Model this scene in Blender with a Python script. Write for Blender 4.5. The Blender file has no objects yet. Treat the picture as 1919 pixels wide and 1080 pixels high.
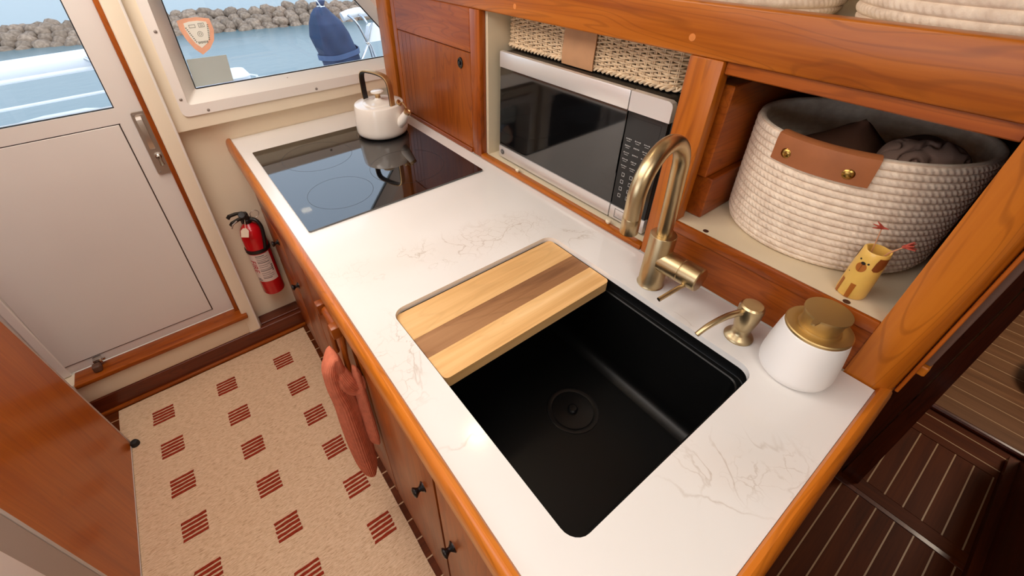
import bpy, bmesh, math, random
from mathutils import Vector, Matrix, Euler, noise as mnoise

random.seed(7)
PI = math.pi
SC = bpy.context.scene
COL = SC.collection

# ---------------------------------------------------------------- camera
def cam_rot(yaw, pit, rol):
    f = Vector((math.sin(yaw)*math.cos(pit), math.cos(yaw)*math.cos(pit), math.sin(pit)))
    r = f.cross(Vector((0, 0, 1))).normalized()
    u = r.cross(f)
    c, s = math.cos(rol), math.sin(rol)
    r2 = c*r + s*u
    u2 = -s*r + c*u
    return Matrix((r2, u2, -f)).transposed()

cd = bpy.data.cameras.new('camera')
cam = bpy.data.objects.new('camera', cd)
COL.objects.link(cam)
cam.matrix_world = Matrix.Translation((0, 0, 1.55)) @ cam_rot(0.613611223, -0.645210795, -0.0242906021).to_4x4()
cd.sensor_fit = 'HORIZONTAL'
cd.sensor_width = 36.0
cd.lens = 812.425/1919*36.0
cd.shift_x = (959.5-899.289)/1919
cd.shift_y = (458.32-540.0)/1919
cd.clip_start = 0.02
cd.clip_end = 400
SC.camera = cam

# ---------------------------------------------------------------- view, world, lamps
SC.view_settings.view_transform = 'Standard'
SC.view_settings.look = 'None'
SC.view_settings.exposure = 0.2
SC.view_settings.gamma = 1.0
SC.view_settings.use_curve_mapping = False
SC.cycles.max_bounces = 8
SC.cycles.diffuse_bounces = 4
SC.cycles.glossy_bounces = 4
SC.cycles.transparent_max_bounces = 12
SC.cycles.sample_clamp_indirect = 6.0
SC.cycles.caustics_reflective = False
SC.cycles.caustics_refractive = False

def lin(c):
    return tuple(((v/255)/12.92 if v/255 <= 0.04045 else ((v/255+0.055)/1.055)**2.4) for v in c)

w = bpy.data.worlds.new('sky')
SC.world = w
w.use_nodes = True
nt = w.node_tree
nt.nodes.clear()
tc = nt.nodes.new('ShaderNodeTexCoord')
sp = nt.nodes.new('ShaderNodeSeparateXYZ')
rp = nt.nodes.new('ShaderNodeValToRGB')
bgn = nt.nodes.new('ShaderNodeBackground')
ow = nt.nodes.new('ShaderNodeOutputWorld')
nt.links.new(tc.outputs['Generated'], sp.inputs[0])
nt.links.new(sp.outputs['Z'], rp.inputs[0])
nt.links.new(rp.outputs[0], bgn.inputs[0])
nt.links.new(bgn.outputs[0], ow.inputs[0])
rp.color_ramp.elements[0].position = 0.0
rp.color_ramp.elements[0].color = (*lin((226, 236, 250)), 1)
rp.color_ramp.elements[1].position = 0.8
rp.color_ramp.elements[1].color = (*lin((192, 212, 240)), 1)
bgn.inputs[1].default_value = 2.0

def area(name, loc, rot, sx, sy, power, col, shape='RECTANGLE'):
    l = bpy.data.lights.new(name, 'AREA')
    l.shape = shape
    l.size = sx
    l.size_y = sy
    l.energy = power
    l.color = col
    o = bpy.data.objects.new(name, l)
    COL.objects.link(o)
    o.location = loc
    o.rotation_euler = rot
    return o

sun = bpy.data.lights.new('sun', 'SUN')
sun.energy = 2.2
sun.angle = 0.6
so = bpy.data.objects.new('sun', sun)
COL.objects.link(so)
so.location = (0, -5, 10)
so.rotation_euler = Vector((-0.2, 0.62, -0.75)).to_track_quat('-Z', 'Y').to_euler()
WARM = (1.0, 0.92, 0.85)
area('cabin_light', (-0.16, 0.60, 1.93), (0, 0, 0), 0.7, 1.0, 8.2, WARM)
area('cabin_light', (0.50, 0.76, 1.90), (0, 0, 0), 0.07, 0.07, 0.4, (1.0, 0.80, 0.52), 'DISK')
area('cabin_light', (-0.05, -0.6, 1.93), (0, 0, 0), 0.6, 0.6, 6.6, WARM)
# daylight of the saloon side window at the left
area('side_window_daylight', (-1.25, 0.55, 1.45), (0, -PI/2, 0), 0.6, 1.5, 3.0, (0.93, 0.96, 1.0))
area('cabin_light', (-0.15, 1.25, 1.93), (0, 0, 0), 0.45, 0.5, 6.5, WARM)  # added to brighten the aft end; no fitting known there
# lamp added to brighten the lower cabin; its hatch is unseen and only supposed
area('lower_cabin_fill', (3.1, -1.0, 1.2), (0, 0, 0), 0.4, 0.4, 12.0, (1.0, 0.84, 0.66))

# ---------------------------------------------------------------- materials
MATS = {}
def newmat(name):
    m = bpy.data.materials.new(name)
    m.use_nodes = True
    MATS[name] = m
    return m, m.node_tree, m.node_tree.nodes['Principled BSDF']

def nd(t, typ, **kw):
    n = t.nodes.new(typ)
    for k, v in kw.items():
        setattr(n, k, v)
    return n

def plain(name, c, rough=0.5, metal=0.0, coat=0.0, nscale=0, namt=0.06, bump=0, bscale=200, spec=0.5):
    m, t, b = newmat(name)
    b.inputs['Base Color'].default_value = (*lin(c), 1)
    b.inputs['Roughness'].default_value = rough
    b.inputs['Metallic'].default_value = metal
    b.inputs['Coat Weight'].default_value = coat
    b.inputs['Coat Roughness'].default_value = 0.08
    b.inputs['Specular IOR Level'].default_value = spec
    co = nd(t, 'ShaderNodeTexCoord')
    if nscale:
        n = nd(t, 'ShaderNodeTexNoise')
        n.inputs['Scale'].default_value = nscale
        n.inputs['Detail'].default_value = 4
        r = nd(t, 'ShaderNodeValToRGB')
        d = lin(c)
        r.color_ramp.elements[0].position = 0.3
        r.color_ramp.elements[0].color = (*[max(0, v*(1-namt*2)) for v in d], 1)
        r.color_ramp.elements[1].position = 0.7
        r.color_ramp.elements[1].color = (*[min(1, v*(1+namt)) for v in d], 1)
        t.links.new(co.outputs['Object'], n.inputs['Vector'])
        t.links.new(n.outputs[0], r.inputs[0])
        t.links.new(r.outputs[0], b.inputs['Base Color'])
    if bump:
        n2 = nd(t, 'ShaderNodeTexNoise')
        n2.inputs['Scale'].default_value = bscale
        n2.inputs['Detail'].default_value = 3
        bp = nd(t, 'ShaderNodeBump')
        bp.inputs['Strength'].default_value = bump
        bp.inputs['Distance'].default_value = 0.001
        t.links.new(co.outputs['Object'], n2.inputs['Vector'])
        t.links.new(n2.outputs[0], bp.inputs['Height'])
        t.links.new(bp.outputs[0], b.inputs['Normal'])
    return m

def wood(name, dark, mid, light, axis='y', rough=0.33, coat=0.12, fine=1.0, broad=1.0, lines=0.34, spec=0.35):
    m, t, b = newmat(name)
    co = nd(t, 'ShaderNodeTexCoord')
    oi = nd(t, 'ShaderNodeObjectInfo')
    off = nd(t, 'ShaderNodeVectorMath', operation='SCALE')
    off.inputs[0].default_value = (7.3, 3.1, 5.7)
    t.links.new(oi.outputs['Random'], off.inputs['Scale'])
    add = nd(t, 'ShaderNodeVectorMath', operation='ADD')
    t.links.new(co.outputs['Object'], add.inputs[0])
    t.links.new(off.outputs[0], add.inputs[1])
    def mp(sa, so):
        q = nd(t, 'ShaderNodeMapping')
        s = [so]*3
        s['xyz'.index(axis)] = sa
        q.inputs['Scale'].default_value = s
        t.links.new(add.outputs[0], q.inputs['Vector'])
        return q
    n1 = nd(t, 'ShaderNodeTexNoise')
    n1.inputs['Scale'].default_value = 1
    n1.inputs['Detail'].default_value = 5
    n1.inputs['Distortion'].default_value = 0.4
    t.links.new(mp(3*fine, 95*fine).outputs[0], n1.inputs['Vector'])
    n2 = nd(t, 'ShaderNodeTexNoise')
    n2.inputs['Scale'].default_value = 1
    n2.inputs['Detail'].default_value = 1.5
    n2.inputs['Distortion'].default_value = 0.9
    t.links.new(mp(1.6*broad, 13*broad).outputs[0], n2.inputs['Vector'])
    mx = nd(t, 'ShaderNodeMath', operation='MULTIPLY_ADD')
    mx.inputs[1].default_value = 0.42
    t.links.new(n1.outputs[0], mx.inputs[0])
    m2 = nd(t, 'ShaderNodeMath', operation='MULTIPLY')
    m2.inputs[1].default_value = 0.58
    t.links.new(n2.outputs[0], m2.inputs[0])
    t.links.new(m2.outputs[0], mx.inputs[2])
    r = nd(t, 'ShaderNodeValToRGB')
    e = r.color_ramp.elements
    e[0].position = 0.32
    e[0].color = (*lin(dark), 1)
    e[1].position = 0.68
    e[1].color = (*lin(light), 1)
    k = e.new(0.48)
    k.color = (*lin(mid), 1)
    t.links.new(mx.outputs[0], r.inputs[0])
    cw = nd(t, 'ShaderNodeMath', operation='MULTIPLY')
    cw.inputs[1].default_value = 78
    t.links.new(n2.outputs[0], cw.inputs[0])
    sn = nd(t, 'ShaderNodeMath', operation='SINE')
    t.links.new(cw.outputs[0], sn.inputs[0])
    lm = nd(t, 'ShaderNodeMapRange')
    lm.inputs['From Min'].default_value = 0.68
    lm.inputs['From Max'].default_value = 1.0
    lm.inputs['To Max'].default_value = lines
    t.links.new(sn.outputs[0], lm.inputs[0])
    gm = nd(t, 'ShaderNodeMixRGB')
    gm.inputs[2].default_value = (*[v*0.55 for v in lin(dark)], 1)
    t.links.new(lm.outputs[0], gm.inputs[0])
    t.links.new(r.outputs[0], gm.inputs[1])
    # a little plank to plank variation
    hs = nd(t, 'ShaderNodeHueSaturation')
    mr = nd(t, 'ShaderNodeMapRange')
    mr.inputs['To Min'].default_value = 0.9
    mr.inputs['To Max'].default_value = 1.08
    t.links.new(oi.outputs['Random'], mr.inputs[0])
    t.links.new(mr.outputs[0], hs.inputs['Value'])
    t.links.new(gm.outputs[0], hs.inputs['Color'])
    t.links.new(hs.outputs[0], b.inputs['Base Color'])
    bp = nd(t, 'ShaderNodeBump')
    bp.inputs['Strength'].default_value = 0.06
    bp.inputs['Distance'].default_value = 0.0006
    t.links.new(n1.outputs[0], bp.inputs['Height'])
    t.links.new(bp.outputs[0], b.inputs['Normal'])
    b.inputs['Roughness'].default_value = rough
    b.inputs['Coat Weight'].default_value = coat
    b.inputs['Specular IOR Level'].default_value = spec
    b.inputs['Coat Roughness'].default_value = 0.12
    return m

CH = ((150, 74, 12), (178, 96, 20), (194, 111, 30))      # varnished teak
for ax in 'xyz':
    wood('teak_'+ax, *CH, axis=ax)
RD = ((124, 53, 9), (150, 72, 15), (170, 88, 24))        # redder cupboard wood
for ax in 'xyz':
    wood('cherry_'+ax, *RD, axis=ax)
RAILC = ((182, 94, 18), (198, 110, 28), (210, 125, 40))
for ax in 'xy':
    wood('rail_'+ax, *RAILC, axis=ax, coat=0.25)
for ax in 'xy':
    wood('sole_'+ax, (74, 31, 7), (90, 39, 10), (104, 48, 14), axis=ax, coat=0.0, rough=0.55, lines=0.12, spec=0.15)
wood('darkwood_z', (64, 24, 10), (84, 34, 14), (100, 42, 18), axis='z', coat=0.2)
wood('darkwood_x', (74, 28, 12), (96, 40, 17), (114, 50, 22), axis='x', coat=0.2)
wood('litsole_y', (110, 72, 44), (126, 84, 53), (140, 96, 62), axis='y', coat=0.0, rough=0.5, lines=0.1)  # lit copy of the sole wood, light put into the colour
wood('panel_z', (160, 76, 14), (176, 90, 20), (190, 103, 28), axis='z', coat=0.2, broad=0.7, lines=0.14)
wood('board_light', (206, 156, 96), (226, 180, 120), (238, 198, 142), axis='x', rough=0.5, coat=0, fine=0.9, broad=1.0, lines=0.10)
wood('board_dark', (122, 82, 54), (158, 112, 74), (182, 136, 94), axis='x', rough=0.5, coat=0, fine=0.9, broad=1.0, lines=0.16)
plain('holly', (188, 150, 112), 0.45)
plain('plug', (214, 130, 62), 0.35, nscale=60)
plain('cream', (234, 217, 190), 0.45, nscale=4, namt=0.02)
plain('cream_panel', (236, 221, 196), 0.38, nscale=3, namt=0.02)
plain('niche_cream', (228, 212, 182), 0.45, nscale=5, namt=0.02)
plain('door_white', (224, 216, 208), 0.36, nscale=3, namt=0.015)
plain('frame_white', (240, 233, 224), 0.35)
plain('flange_white', (238, 230, 222), 0.4)
plain('gasket', (18, 18, 20), 0.6)
plain('groove', (40, 20, 12), 0.8)
plain('chrome', (200, 196, 190), 0.12, 1.0)
plain('satin_steel', (214, 206, 198), 0.36, 1.0, bump=0.05, bscale=300)
plain('screw', (150, 140, 132), 0.5, 0.6)
plain('black_plastic', (22, 21, 21), 0.4)
plain('black_knob', (14, 14, 16), 0.25, coat=0.3)
plain('black_sink', (9, 9, 9), 0.36, bump=0.15, bscale=900, spec=0.3)
plain('black_strainer', (9, 9, 10), 0.3)
plain('cook_glass', (6, 6, 8), 0.035, spec=0.7)
MATS['cook_glass'].node_tree.nodes['Principled BSDF'].inputs['IOR'].default_value = 1.85
plain('burner_print', (38, 36, 36), 0.3)
plain('micro_black', (10, 10, 11), 0.05, spec=0.7)
MATS['micro_black'].node_tree.nodes['Principled BSDF'].inputs['IOR'].default_value = 1.75
plain('micro_panel', (16, 16, 17), 0.12)
plain('micro_body', (16, 15, 15), 0.35)
plain('glyph', (170, 168, 166), 0.5)
plain('ceramic', (240, 232, 222), 0.12, coat=0.3)
plain('matte_white', (240, 236, 232), 0.5)
plain('gold', (204, 176, 122), 0.48, 1.0)
plain('kettle_gold', (206, 174, 128), 0.45, 1.0)
plain('leather', (162, 96, 54), 0.55, nscale=30, namt=0.06, bump=0.25, bscale=160)
plain('leather_pale', (196, 146, 104), 0.6, nscale=20, namt=0.05, bump=0.15, bscale=160)
plain('rivet', (176, 140, 76), 0.25, 1.0)
plain('wicker', (246, 216, 178), 0.6, nscale=50, namt=0.12)
plain('towel', (210, 120, 90), 0.95, nscale=60, namt=0.08, bump=0.5, bscale=700, spec=0.1)
plain('blanket', (128, 104, 92), 0.95, nscale=20, namt=0.06, bump=0.3, bscale=500, spec=0.1)
plain('pillow_brown', (92, 64, 50), 0.95, nscale=20, namt=0.06, bump=0.3, bscale=500, spec=0.1)
plain('red_paint', (196, 14, 26), 0.22, coat=0.4)
plain('label_white', (222, 206, 196), 0.5)
plain('print_red', (176, 26, 34), 0.5)
plain('print_grey', (92, 84, 80), 0.6)
plain('tag_paper', (226, 206, 182), 0.7)
plain('rug_stripe', (146, 50, 30), 0.95, nscale=120, namt=0.12, bump=0.6, bscale=500, spec=0.1)
plain('rug_binding', (196, 176, 152), 0.9)
plain('cup_yellow', (232, 186, 92), 0.35, nscale=25, namt=0.05, coat=0.3)
plain('cup_brown', (168, 96, 32), 0.4)
plain('cup_dark', (128, 66, 24), 0.45)
plain('ink', (28, 22, 18), 0.4)
plain('stick', (200, 140, 100), 0.6)
plain('coral_red', (176, 72, 54), 0.6)
plain('hole_plug', (70, 38, 26), 0.5)
plain('gelcoat', (238, 240, 244), 0.3)
plain('vinyl_white', (240, 242, 244), 0.4)
plain('navy_canvas', (36, 56, 88), 0.75, nscale=9, namt=0.16)
plain('navy_band', (66, 88, 124), 0.6)
plain('stainless_tube', (190, 194, 198), 0.25, 1.0)
plain('white_rope', (226, 228, 230), 0.8)
plain('rubber', (26, 22, 20), 0.7)
plain('brown_stop', (92, 62, 46), 0.5)
plain('decal_orange', (244, 182, 150), 0.55, nscale=25, namt=0.06)
plain('decal_cream', (240, 238, 226), 0.6)
plain('decal_ink', (104, 104, 92), 0.6)
plain('decal_grey', (184, 192, 188), 0.5, nscale=5, namt=0.04)
plain('trim_grey', (206, 198, 190), 0.4)
plain('laminate_grey', (178, 164, 152), 0.5)
plain('grey_brown', (104, 76, 64), 0.5)
plain('grey_weave', (150, 148, 150), 0.95, nscale=90, namt=0.25, bump=0.8, bscale=260)
plain('ceiling_white', (236, 226, 212), 0.6)
plain('boat_deck', (214, 214, 210), 0.6)

def rock_mat():
    m, t, b = newmat('rock')
    co = nd(t, 'ShaderNodeTexCoord')
    oi = nd(t, 'ShaderNodeObjectInfo')
    n = nd(t, 'ShaderNodeTexNoise')
    n.inputs['Scale'].default_value = 5
    n.inputs['Detail'].default_value = 6
    t.links.new(co.outputs['Object'], n.inputs['Vector'])
    r = nd(t, 'ShaderNodeValToRGB')
    r.color_ramp.elements[0].position = 0.3
    r.color_ramp.elements[0].color = (*lin((98, 80, 66)), 1)
    r.color_ramp.elements[1].position = 0.75
    r.color_ramp.elements[1].color = (*lin((158, 136, 116)), 1)
    t.links.new(n.outputs[0], r.inputs[0])
    hs = nd(t, 'ShaderNodeHueSaturation')
    mr = nd(t, 'ShaderNodeMapRange')
    mr.inputs['To Min'].default_value = 0.72
    mr.inputs['To Max'].default_value = 1.12
    t.links.new(oi.outputs['Random'], mr.inputs[0])
    t.links.new(mr.outputs[0], hs.inputs['Value'])
    t.links.new(r.outputs[0], hs.inputs['Color'])
    t.links.new(hs.outputs[0], b.inputs['Base Color'])
    b.inputs['Roughness'].default_value = 0.9
rock_mat()

def water_mat():
    m, t, b = newmat('water')
    co = nd(t, 'ShaderNodeTexCoord')
    n = nd(t, 'ShaderNodeTexNoise')
    n.inputs['Scale'].default_value = 4.0
    n.inputs['Detail'].default_value = 5
    t.links.new(co.outputs['Object'], n.inputs['Vector'])
    bp = nd(t, 'ShaderNodeBump')
    bp.inputs['Strength'].default_value = 0.22
    bp.inputs['Distance'].default_value = 0.03
    t.links.new(n.outputs[0], bp.inputs['Height'])
    t.links.new(bp.outputs[0], b.inputs['Normal'])
    b.inputs['Base Color'].default_value = (*lin((88, 108, 112)), 1)
    b.inputs['Roughness'].default_value = 0.28
    b.inputs['IOR'].default_value = 1.33
water_mat()

def glass_mat():
    m, t, b = newmat('glass')
    t.nodes.remove(b)
    out = t.nodes['Material Output']
    tr = nd(t, 'ShaderNodeBsdfTransparent')
    tr.inputs[0].default_value = (0.96, 0.98, 0.98, 1)
    gl = nd(t, 'ShaderNodeBsdfGlossy')
    gl.inputs['Roughness'].default_value = 0.01
    fr = nd(t, 'ShaderNodeFresnel')
    fr.inputs[0].default_value = 1.45
    mx = nd(t, 'ShaderNodeMixShader')
    t.links.new(fr.outputs[0], mx.inputs[0])
    t.links.new(tr.outputs[0], mx.inputs[1])
    t.links.new(gl.outputs[0], mx.inputs[2])
    t.links.new(mx.outputs[0], out.inputs[0])
glass_mat()

def brushed(name, c, axis, rough=0.3, metal=1.0):
    m, t, b = newmat(name)
    co = nd(t, 'ShaderNodeTexCoord')
    q = nd(t, 'ShaderNodeMapping')
    s = [900.0]*3
    s['xyz'.index(axis)] = 6.0
    q.inputs['Scale'].default_value = s
    n = nd(t, 'ShaderNodeTexNoise')
    n.inputs['Scale'].default_value = 1
    n.inputs['Detail'].default_value = 2
    t.links.new(co.outputs['Object'], q.inputs[0])
    t.links.new(q.outputs[0], n.inputs['Vector'])
    mr = nd(t, 'ShaderNodeMapRange')
    mr.inputs['To Min'].default_value = rough-0.06
    mr.inputs['To Max'].default_value = rough+0.1
    t.links.new(n.outputs[0], mr.inputs[0])
    t.links.new(mr.outputs[0], b.inputs['Roughness'])
    b.inputs['Base Color'].default_value = (*lin(c), 1)
    b.inputs['Metallic'].default_value = metal
    return m
brushed('brass', (198, 177, 138), 'z', 0.30)
brushed('stainless', (232, 229, 226), 'y', 0.36, 0.6)

def rope_mat():
    m, t, b = newmat('rope')
    co = nd(t, 'ShaderNodeTexCoord')
    n = nd(t, 'ShaderNodeTexNoise')
    n.inputs['Scale'].default_value = 60
    n.inputs['Detail'].default_value = 4
    t.links.new(co.outputs['Object'], n.inputs['Vector'])
    r = nd(t, 'ShaderNodeValToRGB')
    r.color_ramp.elements[0].position = 0.3
    r.color_ramp.elements[0].color = (*lin((222, 200, 178)), 1)
    r.color_ramp.elements[1].position = 0.7
    r.color_ramp.elements[1].color = (*lin((246, 228, 206)), 1)
    t.links.new(n.outputs[0], r.inputs[0])
    t.links.new(r.outputs[0], b.inputs['Base Color'])
    n2 = nd(t, 'ShaderNodeTexNoise')
    n2.inputs['Scale'].default_value = 500
    bp = nd(t, 'ShaderNodeBump')
    bp.inputs['Strength'].default_value = 0.4
    bp.inputs['Distance'].default_value = 0.001
    t.links.new(co.outputs['Object'], n2.inputs['Vector'])
    t.links.new(n2.outputs[0], bp.inputs['Height'])
    t.links.new(bp.outputs[0], b.inputs['Normal'])
    b.inputs['Roughness'].default_value = 0.95
    b.inputs['Specular IOR Level'].default_value = 0.1
rope_mat()

def rug_mat():
    m, t, b = newmat('rug_weave')
    co = nd(t, 'ShaderNodeTexCoord')
    q = nd(t, 'ShaderNodeMapping')
    q.inputs['Scale'].default_value = (62, 400, 1)
    t.links.new(co.outputs['Object'], q.inputs[0])
    n = nd(t, 'ShaderNodeTexNoise')
    n.inputs['Scale'].default_value = 1
    n.inputs['Detail'].default_value = 5
    n.inputs['Distortion'].default_value = 0.8
    t.links.new(q.outputs[0], n.inputs['Vector'])
    r = nd(t, 'ShaderNodeValToRGB')
    e = r.color_ramp.elements
    e[0].position = 0.3
    e[0].color = (*lin((180, 146, 114)), 1)
    e[1].position = 0.62
    e[1].color = (*lin((226, 196, 164)), 1)
    k = e.new(0.44)
    k.color = (*lin((210, 176, 142)), 1)
    t.links.new(n.outputs[0], r.inputs[0])
    t.links.new(r.outputs[0], b.inputs['Base Color'])
    bp = nd(t, 'ShaderNodeBump')
    bp.inputs['Strength'].default_value = 0.7
    bp.inputs['Distance'].default_value = 0.002
    t.links.new(n.outputs[0], bp.inputs['Height'])
    t.links.new(bp.outputs[0], b.inputs['Normal'])
    b.inputs['Roughness'].default_value = 0.95
    b.inputs['Specular IOR Level'].default_value = 0.1
rug_mat()

CT0 = (0.45, 0.85, 0.89)    # countertop origin
def marble():
    m, t, b = newmat('quartz')
    L = t.links
    co = nd(t, 'ShaderNodeTexCoord')
    def ridge(scale, dist, width, seed):
        q = nd(t, 'ShaderNodeMapping')
        q.inputs['Location'].default_value = (seed, seed*1.7, 0)
        L.new(co.outputs['Object'], q.inputs[0])
        n = nd(t, 'ShaderNodeTexNoise')
        n.inputs['Scale'].default_value = scale
        n.inputs['Detail'].default_value = 5
        n.inputs['Distortion'].default_value = dist
        L.new(q.outputs[0], n.inputs['Vector'])
        s = nd(t, 'ShaderNodeMath', operation='SUBTRACT')
        s.inputs[1].default_value = 0.5
        L.new(n.outputs[0], s.inputs[0])
        a = nd(t, 'ShaderNodeMath', operation='ABSOLUTE')
        L.new(s.outputs[0], a.inputs[0])
        r = nd(t, 'ShaderNodeMapRange')
        r.inputs['From Min'].default_value = 0.0
        r.inputs['From Max'].default_value = width
        r.inputs['To Min'].default_value = 1.0
        r.inputs['To Max'].default_value = 0.0
        L.new(a.outputs[0], r.inputs[0])
        return r.outputs[0]
    def gauss(cx, cy, rot, sx, sy, src=None):
        q = nd(t, 'ShaderNodeMapping', vector_type='TEXTURE')
        q.inputs['Location'].default_value = (cx-CT0[0], cy-CT0[1], 0.03)
        q.inputs['Rotation'].default_value = (0, 0, rot)
        q.inputs['Scale'].default_value = (sx, sy, 1)
        L.new(co.outputs['Object'] if src is None else src, q.inputs[0])
        g = nd(t, 'ShaderNodeTexGradient', gradient_type='QUADRATIC_SPHERE')
        L.new(q.outputs[0], g.inputs[0])
        return g.outputs[1]
    def mx(a, bb, op):
        n = nd(t, 'ShaderNodeMath', operation=op)
        L.new(a, n.inputs[0])
        if isinstance(bb, (int, float)):
            n.inputs[1].default_value = bb
        else:
            L.new(bb, n.inputs[1])
        return n.outputs[0]
    G = [(0.42, 0.715, -0.25, 0.42, 0.085), (0.56, 0.70, -0.2, 0.22, 0.09), (0.165, 0.50, 1.35, 0.17, 0.075),
         (0.47, 0.03, -0.62, 0.16, 0.075), (0.67, 0.58, -0.3, 0.12, 0.06), (0.66, 0.25, 0.4, 0.08, 0.04)]
    tot = None
    for g in G:
        o = gauss(*g)
        tot = o if tot is None else mx(tot, o, 'MAXIMUM')
    tot = mx(tot, 2.2, 'MULTIPLY')
    tot = mx(tot, 1.0, 'MINIMUM')
    v1 = ridge(7.0, 0.9, 0.011, 1.3)
    # net of cell edges with wobbling coordinates
    wn = nd(t, 'ShaderNodeTexNoise')
    wn.inputs['Scale'].default_value = 26
    wn.inputs['Detail'].default_value = 4
    L.new(co.outputs['Object'], wn.inputs['Vector'])
    wm = nd(t, 'ShaderNodeVectorMath', operation='SCALE')
    wm.inputs['Scale'].default_value = 0.055
    L.new(wn.outputs['Color'], wm.inputs[0])
    wa_ = nd(t, 'ShaderNodeVectorMath', operation='ADD')
    L.new(co.outputs['Object'], wa_.inputs[0])
    L.new(wm.outputs[0], wa_.inputs[1])
    vo = nd(t, 'ShaderNodeTexVoronoi', feature='DISTANCE_TO_EDGE')
    vo.inputs['Scale'].default_value = 38
    L.new(wa_.outputs[0], vo.inputs['Vector'])
    vr_ = nd(t, 'ShaderNodeMapRange')
    vr_.inputs['From Max'].default_value = 0.05
    vr_.inputs['To Min'].default_value = 1.0
    vr_.inputs['To Max'].default_value = 0.0
    L.new(vo.outputs['Distance'], vr_.inputs[0])
    bn_ = nd(t, 'ShaderNodeTexNoise')
    bn_.inputs['Scale'].default_value = 16
    bn_.inputs['Detail'].default_value = 2
    L.new(co.outputs['Object'], bn_.inputs['Vector'])
    br_ = nd(t, 'ShaderNodeMapRange')
    br_.inputs['From Min'].default_value = 0.42
    br_.inputs['From Max'].default_value = 0.62
    L.new(bn_.outputs[0], br_.inputs[0])
    v2 = mx(vr_.outputs[0], br_.outputs[0], 'MULTIPLY')
    v = mx(v1, mx(v2, 0.85, 'MULTIPLY'), 'MAXIMUM')
    v = mx(v, tot, 'MULTIPLY')
    # two long hairline cracks elsewhere
    c1 = gauss(0.205, 0.325, -0.30, 0.10, 0.0045, wa_.outputs[0])
    v = mx(v, mx(c1, 0.8, 'MULTIPLY'), 'MAXIMUM')
    c2_ = gauss(0.426, 0.055, -0.98, 0.12, 0.0045, wa_.outputs[0])
    v = mx(v, mx(c2_, 0.9, 'MULTIPLY'), 'MAXIMUM')
    fn = nd(t, 'ShaderNodeTexNoise')
    fn.inputs['Scale'].default_value = 3
    fn.inputs['Detail'].default_value = 3
    L.new(co.outputs['Object'], fn.inputs['Vector'])
    base = nd(t, 'ShaderNodeValToRGB')
    base.color_ramp.elements[0].position = 0.35
    base.color_ramp.elements[0].color = (*lin((228, 224, 219)), 1)
    base.color_ramp.elements[1].position = 0.65
    base.color_ramp.elements[1].color = (*lin((234, 230, 226)), 1)
    L.new(fn.outputs[0], base.inputs[0])
    m1 = nd(t, 'ShaderNodeMixRGB')
    m1.inputs[2].default_value = (*lin((208, 192, 176)), 1)
    L.new(mx(tot, 0.16, 'MULTIPLY'), m1.inputs[0])
    L.new(base.outputs[0], m1.inputs[1])
    m2 = nd(t, 'ShaderNodeMixRGB')
    m2.inputs[2].default_value = (*lin((170, 150, 130)), 1)
    L.new(mx(v, 0.52, 'MULTIPLY'), m2.inputs[0])
    L.new(m1.outputs[0], m2.inputs[1])
    L.new(m2.outputs[0], b.inputs['Base Color'])
    b.inputs['Roughness'].default_value = 0.13
    b.inputs['Specular IOR Level'].default_value = 0.5
marble()

# ---------------------------------------------------------------- geometry helpers
ROOTLOC = {}

def merge(bm, tmp, mat=None):
    if mat is not None:
        tmp.transform(mat)
    me = bpy.data.meshes.new('tmp')
    tmp.to_mesh(me)
    tmp.free()
    bm.from_mesh(me)
    bpy.data.meshes.remove(me)

def box(bm, x0, x1, y0, y1, z0, z1, bev=0.0, seg=2):
    t = bmesh.new()
    v = [t.verts.new(p) for p in ((x0, y0, z0), (x1, y0, z0), (x1, y1, z0), (x0, y1, z0),
                                  (x0, y0, z1), (x1, y0, z1), (x1, y1, z1), (x0, y1, z1))]
    for f in ((0, 3, 2, 1), (4, 5, 6, 7), (0, 1, 5, 4), (1, 2, 6, 5), (2, 3, 7, 6), (3, 0, 4, 7)):
        t.faces.new([v[i] for i in f])
    if bev:
        bmesh.ops.bevel(t, geom=list(t.edges), offset=bev, segments=seg, affect='EDGES', profile=0.5)
    merge(bm, t)
    return bm

def B(*a, **k):
    return box(bmesh.new(), *a, **k)

def rings(bm, rs, closed=True, cap0=True, cap1=True):
    """skin a list of vertex rings"""
    vr = [[bm.verts.new(p) for p in r] for r in rs]
    n = len(vr[0])
    for a, b in zip(vr, vr[1:]):
        for i in range(n if closed else n-1):
            j = (i+1) % n
            bm.faces.new((a[i], a[j], b[j], b[i]))
    if cap0:
        bm.faces.new(list(reversed(vr[0])))
    if cap1:
        bm.faces.new(vr[-1])
    return bm

def lathe(bm, prof, c=(0, 0, 0), n=40, axis=None, cap0=True, cap1=True):
    """prof = (radius, height) pairs; axis = direction of height"""
    M = Matrix.Identity(3)
    if axis is not None:
        M = Vector((0, 0, 1)).rotation_difference(Vector(axis).normalized()).to_matrix()
    c = Vector(c)
    rs = []
    for r, h in prof:
        r = max(r, 1e-5)
        rs.append([c + M @ Vector((r*math.cos(2*PI*i/n), r*math.sin(2*PI*i/n), h)) for i in range(n)])
    return rings(bm, rs, True, cap0, cap1)

def cyl(bm, p0, p1, r0, r1=None, n=24, bev=0.0):
    p0, p1 = Vector(p0), Vector(p1)
    r1 = r0 if r1 is None else r1
    d = (p1-p0)
    h = d.length
    prof = [(r0, 0), (r1, h)]
    if bev:
        prof = [(r0-bev, 0), (r0-bev*0.3, bev*0.3), (r0, bev), (r1, h-bev), (r1-bev*0.3, h-bev*0.3), (r1-bev, h)]
    return lathe(bm, prof, p0, n, d)

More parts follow.
